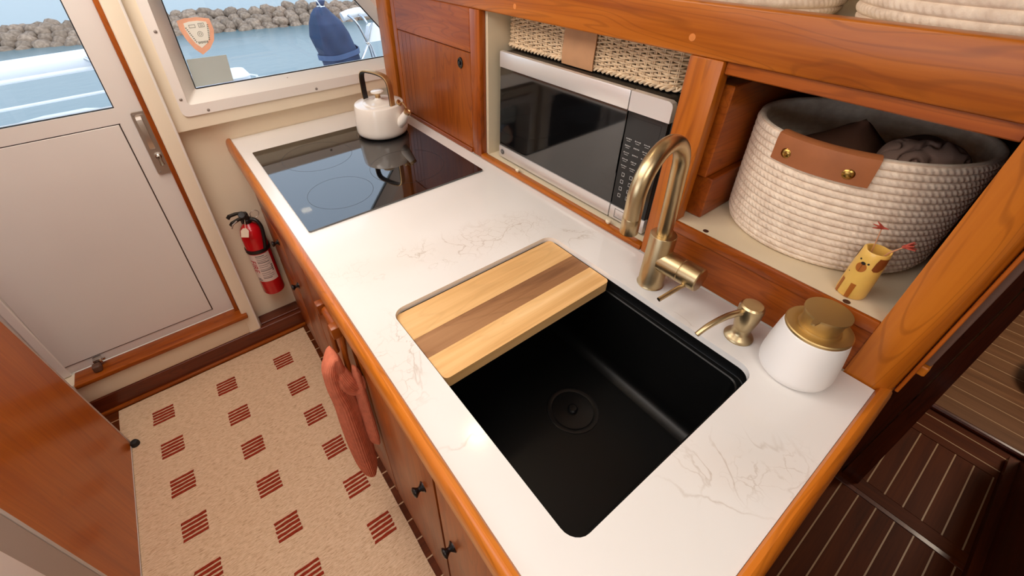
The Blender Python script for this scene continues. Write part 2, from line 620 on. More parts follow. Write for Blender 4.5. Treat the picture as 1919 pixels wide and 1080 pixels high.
def catmull(pts, k=8, closed=False):
    P = [Vector(p) for p in pts]
    if closed:
        Q = [P[-1]]+P+[P[0], P[1]]
    else:
        Q = [2*P[0]-P[1]]+P+[2*P[-1]-P[-2]]
    o = []
    for i in range(1, len(Q)-2):
        a, b, c, d = Q[i-1:i+3]
        for s in range(k):
            t = s/k
            o.append(0.5*((2*b)+(c-a)*t+(2*a-5*b+4*c-d)*t*t+(3*b-a-3*c+d)*t**3))
    if not closed:
        o.append(P[-1])
    return o

def frames(P, up=None, closed=False):
    n = len(P)
    T = []
    for i in range(n):
        a = P[(i-1) % n] if closed or i > 0 else P[i]
        b = P[(i+1) % n] if closed or i < n-1 else P[i]
        T.append((b-a).normalized())
    u = Vector(up) if up else (Vector((0, 0, 1)) if abs(T[0].z) < 0.9 else Vector((1, 0, 0)))
    out = []
    N = (u - u.dot(T[0])*T[0]).normalized()
    for i in range(n):
        if i:
            q = T[i-1].rotation_difference(T[i])
            N = q @ N
            N = (N-N.dot(T[i])*T[i]).normalized()
        out.append((P[i], N, T[i].cross(N)))
    return out

def tube(bm, pts, r, n=10, closed=False, up=None, sec=None):
    """sweep a circle (or a section of (a,b) offsets) along a path; r number or f(t)"""
    P = [Vector(p) for p in pts]
    F = frames(P, up, closed)
    rs = []
    for i, (p, N, Bn) in enumerate(F):
        t = i/max(1, len(F)-1)
        rr = r(t) if callable(r) else r
        if sec:
            rs.append([p+N*a*rr+Bn*b*rr for a, b in sec])
        else:
            rs.append([p+N*(rr*math.cos(2*PI*k/n))+Bn*(rr*math.sin(2*PI*k/n)) for k in range(n)])
    if closed:
        vr = [[bm.verts.new(q) for q in r_] for r_ in rs]
        m = len(vr)
        for i in range(m):
            a, b = vr[i], vr[(i+1) % m]
            for k in range(len(a)):
                j = (k+1) % len(a)
                bm.faces.new((a[k], a[j], b[j], b[k]))
        return bm
    return rings(bm, rs)

def rrect(x0, x1, y0, y1, r, n=6):
    o = []
    for cx, cy, a in ((x1-r, y1-r, 0), (x0+r, y1-r, PI/2), (x0+r, y0+r, PI), (x1-r, y0+r, 1.5*PI)):
        for i in range(n+1):
            t = a+PI/2*i/n
            o.append((cx+r*math.cos(t), cy+r*math.sin(t)))
    return o

def slab(bm, outer, holes, h0, h1, fn):
    """extruded polygon with holes; fn(a,b,h) -> xyz"""
    t = bmesh.new()
    for loop in [outer]+list(holes):
        vs = [t.verts.new((a, b, 0)) for a, b in loop]
        for i in range(len(vs)):
            t.edges.new((vs[i], vs[(i+1) % len(vs)]))
    bmesh.ops.triangle_fill(t, use_beauty=True, use_dissolve=False, edges=list(t.edges))
    # drop faces inside holes
    if holes:
        def inside(p, loop):
            c = False
            for i in range(len(loop)):
                x1, y1 = loop[i]
                x2, y2 = loop[i-1]
                if (y1 > p[1]) != (y2 > p[1]) and p[0] < (x2-x1)*(p[1]-y1)/(y2-y1)+x1:
                    c = not c
            return c
        bad = [f for f in t.faces if any(inside(f.calc_center_median(), h) for h in holes)]
        bmesh.ops.delete(t, geom=bad, context='FACES_ONLY')
    bmesh.ops.recalc_face_normals(t, faces=list(t.faces))
    r = bmesh.ops.extrude_face_region(t, geom=list(t.faces))
    for v in [g for g in r['geom'] if isinstance(g, bmesh.types.BMVert)]:
        v.co.z = 1
    for v in t.verts:
        v.co = Vector(fn(v.co.x, v.co.y, h1 if v.co.z > 0.5 else h0))
    bmesh.ops.recalc_face_normals(t, faces=list(t.faces))
    merge(bm, t)
    return bm

def flat(a, b, h):
    return (a, b, h)
def upright(a, b, h):      # polygon in x,z ; thickness along y
    return (a, h, b)
def sideways(a, b, h):     # polygon in y,z ; thickness along x
    return (h, a, b)

def finish(o, angle=35):
    me = o.data
    me.shade_smooth()
    me.set_sharp_from_angle(angle=math.radians(angle))

def obj(name, bm, mat, parent=None, loc=None, label=None, cat=None, group=None, kind=None, angle=35, recalc=True):
    base = Vector((0, 0, 0))
    if parent is not None:
        base = Vector(ROOTLOC[parent.name])
    elif loc is not None:
        base = Vector(loc)
    if recalc:
        bmesh.ops.recalc_face_normals(bm, faces=list(bm.faces))
    bm.transform(Matrix.Translation(-base))
    me = bpy.data.meshes.new(name)
    bm.to_mesh(me)
    bm.free()
    me.materials.append(MATS[mat])
    o = bpy.data.objects.new(name, me)
    COL.objects.link(o)
    finish(o, angle)
    if parent is not None:
        o.parent = parent
    else:
        o.location = base
    ROOTLOC[o.name] = tuple(base)
    if label: o['label'] = label
    if cat: o['category'] = cat
    if group: o['group'] = group
    if kind: o['kind'] = kind
    return o

def thing(name, loc, label=None, cat=None, group=None, kind=None):
    o = bpy.data.objects.new(name, None)
    o.empty_display_size = 0.05
    COL.objects.link(o)
    o.location = loc
    ROOTLOC[o.name] = tuple(loc)
    if label: o['label'] = label
    if cat: o['category'] = cat
    if group: o['group'] = group
    if kind: o['kind'] = kind
    return o

def inst(o, parent, offset):
    """another part sharing the mesh of part o, moved by offset"""
    c = o.copy()
    COL.objects.link(c)
    c.parent = parent
    c.location = Vector(o.location)+Vector(offset)
    ROOTLOC[c.name] = tuple(Vector(ROOTLOC[o.name])+Vector(offset))
    return c

def shear(bm, k=0.025, z0=0.8):
    for v in bm.verts:
        v.co.x += k*(v.co.z-z0)
    return bm

# ---------------------------------------------------------------- floors
floor = obj('floor', B(-1.4, 0.85, -1.6, 1.76, -0.06, -0.012), 'groove', loc=(0, 0, -0.06), kind='structure')
p = 0.0625
ys = [0.435+p*i for i in range(-22, 21)]
pl0 = obj('plank', B(-1.39, 0.15, ys[0]+0.0022, ys[1]-0.0022, -0.012, 0.0, 0.0008, 1), 'sole_x', floor)
st0 = obj('holly_strip', B(-1.39, 0.15, ys[0]-0.0021, ys[0]+0.0021, -0.012, -0.0006), 'holly', floor)
for i in range(1, len(ys)-1):
    inst(pl0, floor, (0, p*i, 0))
    inst(st0, floor, (0, p*i, 0))
# lower cabin sole
ZL = -0.42
low = obj('lower_floor', B(0.86, 4.2, -2.6, 0.45, ZL-0.06, ZL-0.012), 'groove', loc=(0.86, 0, ZL-0.06), kind='structure')
y0 = -0.186
pa = sa = pb = sb = None
for i in range(-8, 8):
    yy = y0-p*i
    if pa is None:
        base_y = yy
        pa = obj('plank', B(0.87, 1.742, yy-p+0.0022, yy-0.0022, ZL-0.012, ZL, 0.0008, 1), 'sole_x', low)
        sa = obj('holly_strip', B(0.87, 1.742, yy-0.0024, yy+0.0024, ZL-0.012, ZL-0.0004), 'holly', low)
        pb = obj('plank', B(1.832, 2.285, yy-p+0.0022, yy-0.0022, ZL-0.012, ZL, 0.0008, 1), 'sole_x', low)
        sb = obj('holly_strip', B(1.832, 2.285, yy-0.0024, yy+0.0024, ZL-0.012, ZL-0.0004), 'holly', low)
    else:
        for q in (pa, sa, pb, sb):
            inst(q, low, (0, yy-base_y, 0))
obj('cross_board', B(1.744, 1.766, -0.75, 0.35, ZL-0.012, ZL+0.0015, 0.001, 1), 'darkwood_x', low)
obj('cross_board', B(1.768, 1.830, -0.75, 0.35, ZL-0.012, ZL+0.001, 0.001, 1), 'sole_y', low)
obj('cross_board', B(2.287, 2.334, -0.75, 0.35, ZL-0.012, ZL+0.001, 0.001, 1), 'sole_y', low)
for k, (xa, xb) in enumerate(((2.338, 2.428), (2.432, 2.485))):
    obj('plank', B(xa+0.002, xb-0.002, -1.2, 0.35, ZL-0.012, ZL+0.001, 0.001, 1), 'sole_y', low)
    obj('holly_strip', B(xa-0.004, xa+0.002, -1.2, 0.35, ZL-0.012, ZL), 'holly', low)
# raised planked platform ahead of it
plat = thing('step_platform', (2.55, -0.6, ZL), 'low raised platform with brightly lit brown planks and light seams beyond the dark doorway', 'platform')
obj('base', B(2.49, 4.1, -1.5, 0.3, ZL-0.012, ZL+0.022), 'groove', plat)
obj('nosing', tube(bmesh.new(), [(2.492, -1.5, ZL+0.012), (2.492, 0.3, ZL+0.012)], 0.016, 10), 'darkwood_x', plat)
q0 = s0 = None
for i in range(14):
    xx = 2.489+0.102*i
    if q0 is None:
        q0 = obj('plank', B(xx+0.003, xx+0.099, -1.5, 0.3, ZL+0.01, ZL+0.03, 0.001, 1), 'litsole_y', plat)
        s0 = obj('holly_strip', B(xx+0.0985, xx+0.1055, -1.5, 0.3, ZL+0.01, ZL+0.0292), 'holly', plat)
    else:
        inst(q0, plat, (0.102*i, 0, 0))
        if i < 13: inst(s0, plat, (0.102*i, 0, 0))
# dark settee base at the lower right
st = thing('settee_base', (1.6, -0.75, ZL), 'dark wooden settee base at the edge of the lower floor', 'bench')
def lowq(x0, y0_, x1, y1_, z0, z1, w_):
    bm = bmesh.new()
    d = Vector((x1-x0, y1_-y0_, 0)).normalized()
    n = Vector((d.y, -d.x, 0))
    if n.y > 0: n = -n
    a, b = Vector((x0, y0_, 0)), Vector((x1, y1_, 0))
    ring = [a, b, b+n*w_, a+n*w_]
    return rings(bm, [[v+Vector((0, 0, z0)) for v in ring], [v+Vector((0, 0, z1)) for v in ring]])
obj('side_panel', lowq(1.2, -0.62, 2.42, -0.60, ZL, ZL+0.30, 0.6), 'darkwood_x', st)
obj('toe_rail', lowq(1.2, -0.5905, 2.42, -0.57, ZL, ZL+0.035, 0.03), 'darkwood_x', st)
obj('top_board', lowq(1.2, -0.61, 2.42, -0.59, ZL+0.302, ZL+0.33, 0.62), 'darkwood_x', st)
# grey woven pouf on the platform, only its edge in view
pf = bmesh.new()
rs = []
for h, r in ((0, 0.16), (0.02, 0.20), (0.06, 0.225), (0.11, 0.225), (0.15, 0.20), (0.172, 0.14), (0.18, 0.02)):
    rs.append([Vector((3.06+r*(1+0.02*math.sin(7*a))*math.cos(a), -0.735+r*(1+0.02*math.sin(7*a))*math.sin(a), ZL+0.031+h)) for a in [2*PI*i/48 for i in range(48)]])
obj('floor_pouf', rings(pf, rs), 'grey_weave', loc=(3.06, -0.735, ZL+0.031), label='grey woven pouf cut by the right edge, on the lit planks', cat='pouf')

# ---------------------------------------------------------------- aft wall
XR = -0.018
slab_hole_door = None
wa = bmesh.new()
# lower recessed wall, right of the door casing
shear(box(wa, XR-0.02, 1.5, 1.758, 1.80, 0.0, 1.02), 0.0)
obj('wall_aft', wa, 'cream', loc=(0.4, 1.78, 0), kind='structure')
# window panel above, slightly proud of the wall
INN = [(0.048, 1.078), (0.80, 1.072), (0.80, 1.235), (0.735, 1.318), (0.56, 1.55), (0.062, 1.55)]
GLS = [(0.088, 1.107), (0.792, 1.101), (0.792, 1.205), (0.704, 1.314), (0.53, 1.53), (0.096, 1.53)]
OUT = [(0.020, 1.043), (0.86, 1.036), (0.86, 1.235), (0.772, 1.345), (0.59, 1.585), (0.035, 1.585)]
def soften(poly, r, n=5):
    o = []
    N = len(poly)
    for i in range(N):
        a, b, c = Vector(poly[i-1]), Vector(poly[i]), Vector(poly[(i+1) % N])
        d1, d2 = (a-b).normalized(), (c-b).normalized()
        p1, p2 = b+d1*r, b+d2*r
        for k in range(n+1):
            t = k/n
            q = (1-t)**2*p1+2*t*(1-t)*b+t*t*p2
            o.append((q.x, q.y))
    return o
wp = bmesh.new()
slab(wp, [(XR-0.002, 0.998), (1.5, 0.998), (1.5, 1.96), (0.012, 1.96)], [soften(INN, 0.014)], 1.712, 1.80, upright)
obj('wall_aft_panel', wp, 'cream_panel', loc=(0.4, 1.75, 1.0), kind='structure')
win = thing('window_1', (0.4, 1.75, 1.04), kind='structure')
fl = bmesh.new()
slab(fl, soften(OUT, 0.022), [soften(INN, 0.012)], 1.706, 1.7125, upright)
obj('window_flange', fl, 'flange_white', win)
rv = bmesh.new()
a = soften(INN, 0.012)
b = soften(GLS, 0.006)
rings(rv, [[(x, 1.709, z) for x, z in a], [(x, 1.765, z) for x, z in b], [(x, 1.79, z) for x, z in b]], True, False, False)
obj('window_frame', rv, 'frame_white', win)
# sash lip standing up from the sill
gk = tube(bmesh.new(), [(x, 1.772, z) for x, z in b], 0.0035, 6, closed=True)
obj('gasket', gk, 'gasket', win)
def big(poly, d):
    cx = sum(p_[0] for p_ in poly)/len(poly); cz = sum(p_[1] for p_ in poly)/len(poly)
    return [(x+(d if x > cx else -d), z+(d if z > cz else -d)) for x, z in poly]
gp = bmesh.new()
gp = rings(gp, [[(x, 1.775, z) for x, z in GLS], [(x, 1.779, z) for x, z in GLS]])
obj('pane', gp, 'glass', win)
for (x, z) in ((0.034, 1.10), (0.098, 1.052), (0.467, 1.049), (0.044, 1.30)):
    obj('screw', lathe(bmesh.new(), [(0.0048, 0), (0.0048, 0.001), (0.003, 0.0022), (0.0, 0.0024)], (x, 1.706, z), 12, (0, -1, 0)), 'screw', win)
for x in (0.385,):
    obj('screw', lathe(bmesh.new(), [(0.002, 0), (0.002, 0.001), (0, 0.0015)], (x, 1.748, 1.0955), 10, (0, -1, 0)), 'screw', win)

# stickers stuck on the inner side of the glass
def stick(poly, y, t=0.0006):
    return slab(bmesh.new(), poly, [], y-t, y, upright)
sh = thing('shield_sticker', (0.155, 1.7748, 1.205), 'orange shield sticker with cream centre on the window glass', 'sticker')
S = [(0.112, 1.312), (0.135, 1.3165), (0.17, 1.3165), (0.204, 1.309), (0.206, 1.275), (0.196, 1.245), (0.176, 1.222), (0.149, 1.207), (0.131, 1.228), (0.118, 1.258), (0.111, 1.288)]
obj('border', stick(S, 1.7748), 'decal_orange', sh)
cx, cz = 0.160, 1.266
S2 = [(cx+(x-cx)*0.70+0.001, cz+(z-cz)*0.72+0.004) for x, z in S]
obj('centre_field', stick(S2, 1.7741), 'decal_cream', sh)
mk = bmesh.new()
def frame(x0, x1, z0, z1, t=0.0011):
    for q in ((x0, x1, z0, z0+t), (x0, x1, z1-t, z1), (x0, x0+t, z0, z1), (x1-t, x1, z0, z1)):
        box(mk, q[0], q[1], 1.7731, 1.7735, q[2], q[3])
frame(0.139, 0.157, 1.288, 1.297)
frame(0.166, 0.183, 1.287, 1.299)
frame(0.171, 0.178, 1.290, 1.296, 0.0009)
tube(mk, [(0.163+0.0075*math.cos(2*PI*i/20), 1.7733, 1.268+0.0075*math.sin(2*PI*i/20)) for i in range(20)], 0.0005, 4, closed=True)
tube(mk, [(0.163+0.0035*math.cos(2*PI*i/14), 1.7733, 1.268+0.0035*math.sin(2*PI*i/14)) for i in range(14)], 0.0005, 4, closed=True)
for k in range(7):
    x = 0.149+0.0042*k
    box(mk, x, x+0.0024, 1.7731, 1.7735, 1.240+0.0008*(k % 2), 1.247)
for k in range(9):
    t = k/8
    box(mk, 0.1275+0.015*t, 0.1315+0.015*t, 1.7731, 1.7735, 1.288-0.042*t, 1.2905-0.042*t)
    box(mk, 0.190-0.009*t, 0.194-0.009*t, 1.7731, 1.7735, 1.290-0.042*t, 1.2925-0.042*t)
obj('lettering', mk, 'decal_ink', sh, kind='stuff')
obj('grey_placard', stick([(0.091, 1.113), (0.211, 1.1115), (0.216, 1.197), (0.096, 1.2)], 1.7740, 0.002), 'decal_grey', loc=(0.15, 1.774, 1.111),
    label='blank grey placard in the lower left corner of the window glass', cat='placard')

# door casing, door, sill
cs = bmesh.new()
slab(cs, rrect(-0.068, XR, 1.68, 1.76, 0.008, 3), [], 0.09, 1.96, flat)
shear(cs)
obj('trim_1', cs, 'cream_panel', loc=(-0.04, 1.72, 0.09), kind='structure')
tb = tube(bmesh.new(), [(XR-0.006, 1.686, 0.1), (XR-0.006, 1.686, 1.95)], 0.0062, 8)
obj('trim_2', shear(tb), 'frame_white', loc=(-0.02, 1.686, 0.1), kind='structure')
rz = bmesh.new()
box(rz, -1.3, -0.052, 1.6815, 1.76, 0.088, 0.198, 0.006, 2)
obj('wall_aft_riser', rz, 'cream', loc=(-0.5, 1.72, 0.088), kind='structure')
obj('wall_aft_left', B(-1.4, -0.70, 1.742, 1.80, 0.19, 1.96), 'door_white', loc=(-1.0, 1.77, 0.19), kind='structure')
obj('baseboard_aft', B(-1.4, 0.143, 1.678, 1.70, 0.0, 0.088, 0.002, 1), 'darkwood_x', loc=(-0.5, 1.69, 0), kind='structure')
obj('baseboard_aft_cap', B(-1.4, 0.143, 1.666, 1.679, 0.0, 0.018, 0.003, 2), 'cherry_x', loc=(-0.5, 1.67, 0), kind='structure')
obj('baseboard_corner', B(-0.03, 0.143, 1.70, 1.757, 0.0, 0.095, 0.002, 1), 'darkwood_x', loc=(0.06, 1.72, 0), kind='structure')

dr = thing('door_1', (-0.38, 1.76, 0.2), kind='structure')
K = 0.025
dp = bmesh.new()
slab(dp, [(-0.668, 0.207), (-0.084, 0.207), (-0.084, 1.95), (-0.668, 1.95)], [[(-0.60, 1.101), (-0.151, 1.101), (-0.147, 1.84), (-0.60, 1.84)]], 1.742, 1.78, upright)
obj('door_frame', shear(dp, K), 'door_white', dr)
ip = B(-0.664, -0.160, 1.7385, 1.7425, 0.246, 1.052, 0.0012, 1)
obj('door_panel', shear(ip, K), 'door_white', dr)
gv = bmesh.new()
for bx in ((-0.664, -0.156, 1.7405, 1.7425, 1.052, 1.0545), (-0.160, -0.157, 1.7405, 1.7425, 0.243, 1.053), (-0.664, -0.157, 1.7405, 1.7425, 0.243, 0.246)):
    box(gv, *bx)
obj('panel_groove', shear(gv, K), 'groove', dr)
pn = B(-0.602, -0.145, 1.758, 1.762, 1.099, 1.845)
obj('pane', shear(pn, K), 'glass', dr)
gs = tube(bmesh.new(), [(-0.60, 1.752, 1.102), (-0.151, 1.752, 1.102), (-0.147, 1.752, 1.84), (-0.60, 1.752, 1.84)], 0.0042, 6, closed=True)
obj('gasket', shear(gs, K), 'gasket', dr)
ws = B(-0.0835, -0.0682, 1.715, 1.76, 0.2, 1.96, 0.002, 1)
obj('door_stop', shear(ws, 0.027), 'cherry_z', dr)
hg = B(-0.6735, -0.6685, 1.744, 1.775, 0.205, 1.95)
obj('hinge_gap', shear(hg, 0.0), 'gasket', dr)
obj('trim_3', B(-0.702, -0.674, 1.735, 1.775, 0.2, 1.96, 0.003, 1), 'flange_white', loc=(-0.69, 1.75, 0.2), kind='structure')
sl = bmesh.new()
box(sl, -0.665, -0.062, 1.662, 1.741, 0.186, 0.206, 0.005, 2)
obj('door_sill', sl, 'cherry_x', dr)
# lever lock
lk = bmesh.new()
slab(lk, rrect(-0.1215, -0.0835, 0.868, 1.081, 0.006, 4), [], 1.7335, 1.742, upright)
lock = obj('lock_plate', shear(lk, 0.03), 'satin_steel', dr)
lv = bmesh.new()
tube(lv, [(-0.105, 1.728, 1.066), (-0.105, 1.719, 1.060), (-0.1045, 1.716, 1.045), (-0.104, 1.717, 1.0), (-0.104, 1.719, 0.968), (-0.104, 1.724, 0.962)], 1.0, sec=[(0.0016, 0.0075), (-0.0016, 0.0075), (-0.0016, -0.0075), (0.0016, -0.0075)], up=(0, -1, 0))
obj('lever', shear(lv, 0.03), 'satin_steel', lock)
rc = bmesh.new()
slab(rc, rrect(-0.1115, -0.089, 0.957, 1.072, 0.005, 4), [], 1.7325, 1.7336, upright)
obj('recess', shear(rc, 0.03), 'satin_steel', lock)
tl = bmesh.new()
lathe(tl, [(0.009, 0), (0.009, 0.004), (0.006, 0.006), (0.006, 0.010)], (-0.099, 1.7335, 0.93), 20, (0, -1, 0))
tube(tl, [(-0.099, 1.722, 0.934), (-0.0985, 1.720, 0.918), (-0.0975, 1.719, 0.903)], lambda t: 0.0055+0.0012*math.cos(6*t), 10)
obj('thumb_turn', shear(tl, 0.03), 'chrome', lock)
for z in (1.072, 0.877):
    obj('screw', shear(lathe(bmesh.new(), [(0.003, 0), (0.003, 0.0008), (0, 0.001)], (-0.114, 1.7335, z), 10, (0, -1, 0)), 0.03), 'screw', lock)
# hook latch at the foot of the door
lt = thing('door_latch', (-0.585, 1.70, 0.206), 'small brown door stop with steel tongue on the wooden sill', 'latch')
obj('block', B(-0.599, -0.573, 1.683, 1.712, 0.206, 0.236, 0.006, 3), 'brown_stop', lt)
obj('tongue', B(-0.592, -0.566, 1.712, 1.737, 0.222, 0.244, 0.003, 2), 'chrome', lt)
obj('pin', cyl(bmesh.new(), (-0.566, 1.722, 0.232), (-0.556, 1.722, 0.232), 0.004, n=10), 'chrome', lt)

# other walls and the ceiling
obj('ceiling', B(-1.45, 1.5, -1.6, 1.80, 1.96, 2.02), 'ceiling_white', loc=(0, 0, 1.96), kind='structure')
wl = bmesh.new()
slab(wl, [(-1.6, -0.06), (1.80, -0.06), (1.80, 1.96), (-1.6, 1.96)], [[(-0.6, 1.05), (1.35, 1.05), (1.35, 1.7), (-0.6, 1.7)]], -1.45, -1.40, sideways)
obj('wall_left', wl, 'cream', loc=(-1.42, 0, 0), kind='structure')
obj('wall_forward', B(-1.45, 0.6, -1.66, -1.60, -0.06, 1.96), 'cream', loc=(-0.4, -1.63, 0), kind='structure')
obj('wall_hull', B(1.42, 1.50, -0.02, 1.80, 0.3, 1.96), 'cream', loc=(1.45, 0.9, 0.3), kind='structure')
obj('wall_lower_hull', B(4.15, 4.2, -2.6, 0.45, ZL, 1.96), 'cream', loc=(4.2, -1, ZL), kind='structure')
obj('wall_lower_end', B(0.86, 4.2, -2.65, -2.6, ZL, 1.96), 'darkwood_z', loc=(2.5, -2.6, ZL), kind='structure')
obj('lower_ceiling', B(0.60, 4.2, -2.65, -0.09, 1.96, 2.0), 'ceiling_white', loc=(2.4, -1.4, 1.96), kind='structure')
obj('wall_forward_lower', B(0.60, 0.86, -2.65, -1.60, ZL, 1.96), 'darkwood_z', loc=(0.73, -2, ZL), kind='structure')
obj('lower_ceiling_side', B(1.42, 4.2, -0.09, 0.45, 1.96, 2.0), 'ceiling_white', loc=(2.8, 0.2, 1.96), kind='structure')
obj('wall_lower_aft', B(1.84, 4.2, 0.41, 0.45, ZL, 1.96), 'darkwood_z', loc=(3, 0.43, ZL), kind='structure')
# dark bulkhead beside the passage to the lower cabin
bk = bmesh.new()
box(bk, 1.80, 1.84, -0.165, 0.40, ZL, 1.96)
obj('bulkhead_lower', bk, 'darkwood_z', loc=(1.82, 0, ZL), kind='structure')
bk2 = bmesh.new()
rings(bk2, [[(1.79, -0.228, ZL), (1.85, -0.228, ZL), (1.85, -0.168, ZL), (1.79, -0.168, ZL)],
            [(1.79, -0.188, 0.9), (1.85, -0.188, 0.9), (1.85, -0.168, 0.9), (1.79, -0.168, 0.9)],
            [(1.79, -0.18, 1.96), (1.85, -0.18, 1.96), (1.85, -0.168, 1.96), (1.79, -0.168, 1.96)]])
obj('trim_4', bk2, 'darkwood_z', loc=(1.82, -0.2, ZL), kind='structure')
obj('bulkhead_side', B(0.86, 1.80, 0.05, 0.09, ZL, 0.88), 'darkwood_z', loc=(1.3, 0.07, ZL), kind='structure')
obj('step_riser', B(0.80, 0.86, -1.6, 0.05, ZL, -0.012), 'darkwood_x', loc=(0.83, -0.7, ZL), kind='structure')

# ---------------------------------------------------------------- foreground cabinet at the left
tcb = thing('tall_cabinet', (-0.75, 1.15, 0.0), 'tall wooden cabinet cut by the left edge, beside the rug', 'cabinet')
def leany(bm):
    for v in bm.verts:
        if v.co.y > 1.2: v.co.y -= 0.070*v.co.z
    return bm
obj('side_panel', leany(B(-0.60, -0.580, 0.887, 1.464, 0.0165, 1.45, 0.0)), 'panel_z', tcb)
obj('back_panel', leany(B(-1.0, -0.602, 0.887, 1.45, 0.0165, 1.43)), 'panel_z', tcb)
obj('edge_trim', leany(B(-0.604, -0.577, 1.464, 1.4675, 0.0165, 1.45, 0.001, 1)), 'trim_grey', tcb, label='pale metal edge strip')
obj('bottom_trim', B(-0.604, -0.5785, 0.887, 1.466, 0.0108, 0.0163, 0.001, 1), 'trim_grey', tcb, label='pale metal bottom strip')
obj('corner_post', B(-0.64, -0.577, 0.80, 0.878, 0.0108, 1.45, 0.002, 1), 'laminate_grey', tcb, label='grey laminate corner post')
obj('post_trim', B(-0.60, -0.5745, 0.8782, 0.8868, 0.0108, 1.45, 0.002, 1), 'trim_grey', tcb)
obj('end_panel', B(-0.66, -0.572, 0.60, 0.80, 0.0108, 1.45, 0.004, 1), 'flange_white', tcb)
ds = bmesh.new()
lathe(ds, [(0.014, 0), (0.014, 0.01), (0.011, 0.018), (0.006, 0.02)], (-0.566, 1.452, 0.009), 16)
obj('rubber_stop', ds, 'rubber', tcb, label='small black rubber stop')

# ---------------------------------------------------------------- rug
rr = -0.028
RC = Vector((-0.225, 0.9, 0))
def R2(x, y):
    return (RC.x+(x-RC.x)*math.cos(rr)-(y-RC.y)*math.sin(rr), RC.y+(x-RC.x)*math.sin(rr)+(y-RC.y)*math.cos(rr))
rug = thing('rug', (-0.225, 0.9, 0.0), 'beige woven rug with rust red striped squares on the galley floor', 'rug')
rb = bmesh.new()
nx, ny = 16, 40
X0, X1, Y0, Y1 = -0.614, 0.126, 0.28, 1.661
grid = []
for j in range(ny+1):
    row = []
    for i in range(nx+1):
        x = X0+(X1-X0)*i/nx
        y = Y0+(Y1-Y0)*j/ny
        ex = min(x-X0, X1-x, y-Y0, Y1-y)
        z = 0.0075-(0.003 if ex < 0.005 else 0)+0.0008*mnoise.noise((x*9, y*9, 0))
        jx = 0.003*mnoise.noise((0, y*7, 3)) if i in (0, nx) else 0
        jy = 0.002*mnoise.noise((x*9, 5, 3)) if j in (0, ny) else 0
        row.append(rb.verts.new((x+jx, y+jy, z)))
    grid.append(row)
for j in range(ny):
    for i in range(nx):
        rb.faces.new((grid[j][i], grid[j][i+1], grid[j+1][i+1], grid[j+1][i]))
ext = bmesh.ops.extrude_edge_only(rb, edges=[e for e in rb.edges if e.is_boundary])
for v in [g for g in ext['geom'] if isinstance(g, bmesh.types.BMVert)]:
    v.co.z = 0.0005
obj('weave', rb, 'rug_weave', rug)
rnd = random.Random(3)
m0 = None
for c in range(3):
    for k in range(-1, 6):
        x = -0.468+0.2295*c+0.0125*k
        y = 1.529-0.008*c-0.1715*k
        if k == -1 or y < 0.34: continue
        bm = bmesh.new()
        for s in range(5):
            yy = -0.029+0.0145*s
            t = bmesh.new()
            box(t, -0.036, 0.036, yy-0.0042, yy+0.0042, 0.0072, 0.0094)
            bmesh.ops.subdivide_edges(t, edges=[e for e in t.edges if abs(e.verts[0].co.x-e.verts[1].co.x) > 0.05], cuts=5)
            for v in t.verts:
                v.co.y += rnd.uniform(-0.0009, 0.0009)
                if abs(v.co.x) > 0.035: v.co.x += rnd.uniform(-0.0022, 0.0022)
            merge(bm, t)
        bm.transform(Matrix.Translation((x, y, 0)) @ Matrix.Rotation(rr*0.6, 4, 'Z'))
        obj('striped_square', bm, 'rug_stripe', rug)
# ---------------------------------------------------------------- galley cabinet
gc = thing('galley_cabinet', (0.45, 0.85, 0.0), 'long varnished galley base cabinet under the white countertop', 'cabinet')
XF = 0.146
obj('carcass', B(XF+0.012, 0.755, -0.04, 1.755, 0.0, 0.62), 'cherry_y', gc)
obj('face_frame', B(XF+0.004, XF+0.02, -0.04, 1.755, 0.0, 0.888), 'cherry_y', gc)
obj('end_panel', B(0.15, 0.80, -0.047, -0.035, 0.0, 0.885), 'cherry_z', gc)
def knob(parent, y, z, s=1.0):
    k = bmesh.new()
    lathe(k, [(0.0125*s, 0), (0.0125*s, 0.002), (0.010*s, 0.004), (0.0055*s, 0.009), (0.0055*s, 0.012), (0.009*s, 0.017), (0.0115*s, 0.020), (0.0115*s, 0.023), (0.008*s, 0.0255), (0.0, 0.0262)], (XF-0.006, y, z), 20, (-1, 0, 0))
    return obj('knob', k, 'black_knob', parent)
def front(name, y0, y1, z0, z1, ky=None, kz=None, m='cherry_z'):
    d = obj(name, B(XF-0.006, XF+0.012, y0+0.0018, y1-0.0018, z0+0.0018, z1-0.0018, 0.002, 2), m, gc)
    if ky: knob(d, ky, kz)
    return d
front('drawer', 1.405, 1.70, 0.66, 0.855, None, None, 'cherry_y')
front('drawer', 1.405, 1.70, 0.40, 0.656, 1.50, 0.60, 'cherry_y')
front('drawer', 1.405, 1.70, 0.05, 0.396, None, None, 'cherry_y')
front('cabinet_door', 1.135, 1.40, 0.05, 0.855, 1.36, 0.485)
front('cabinet_door', 0.70, 1.13, 0.05, 0.855)
front('cabinet_door', 0.372, 0.695, 0.05, 0.855, 0.432, 0.575)
front('cabinet_door', 0.02, 0.366, 0.05, 0.855, 0.322, 0.505)
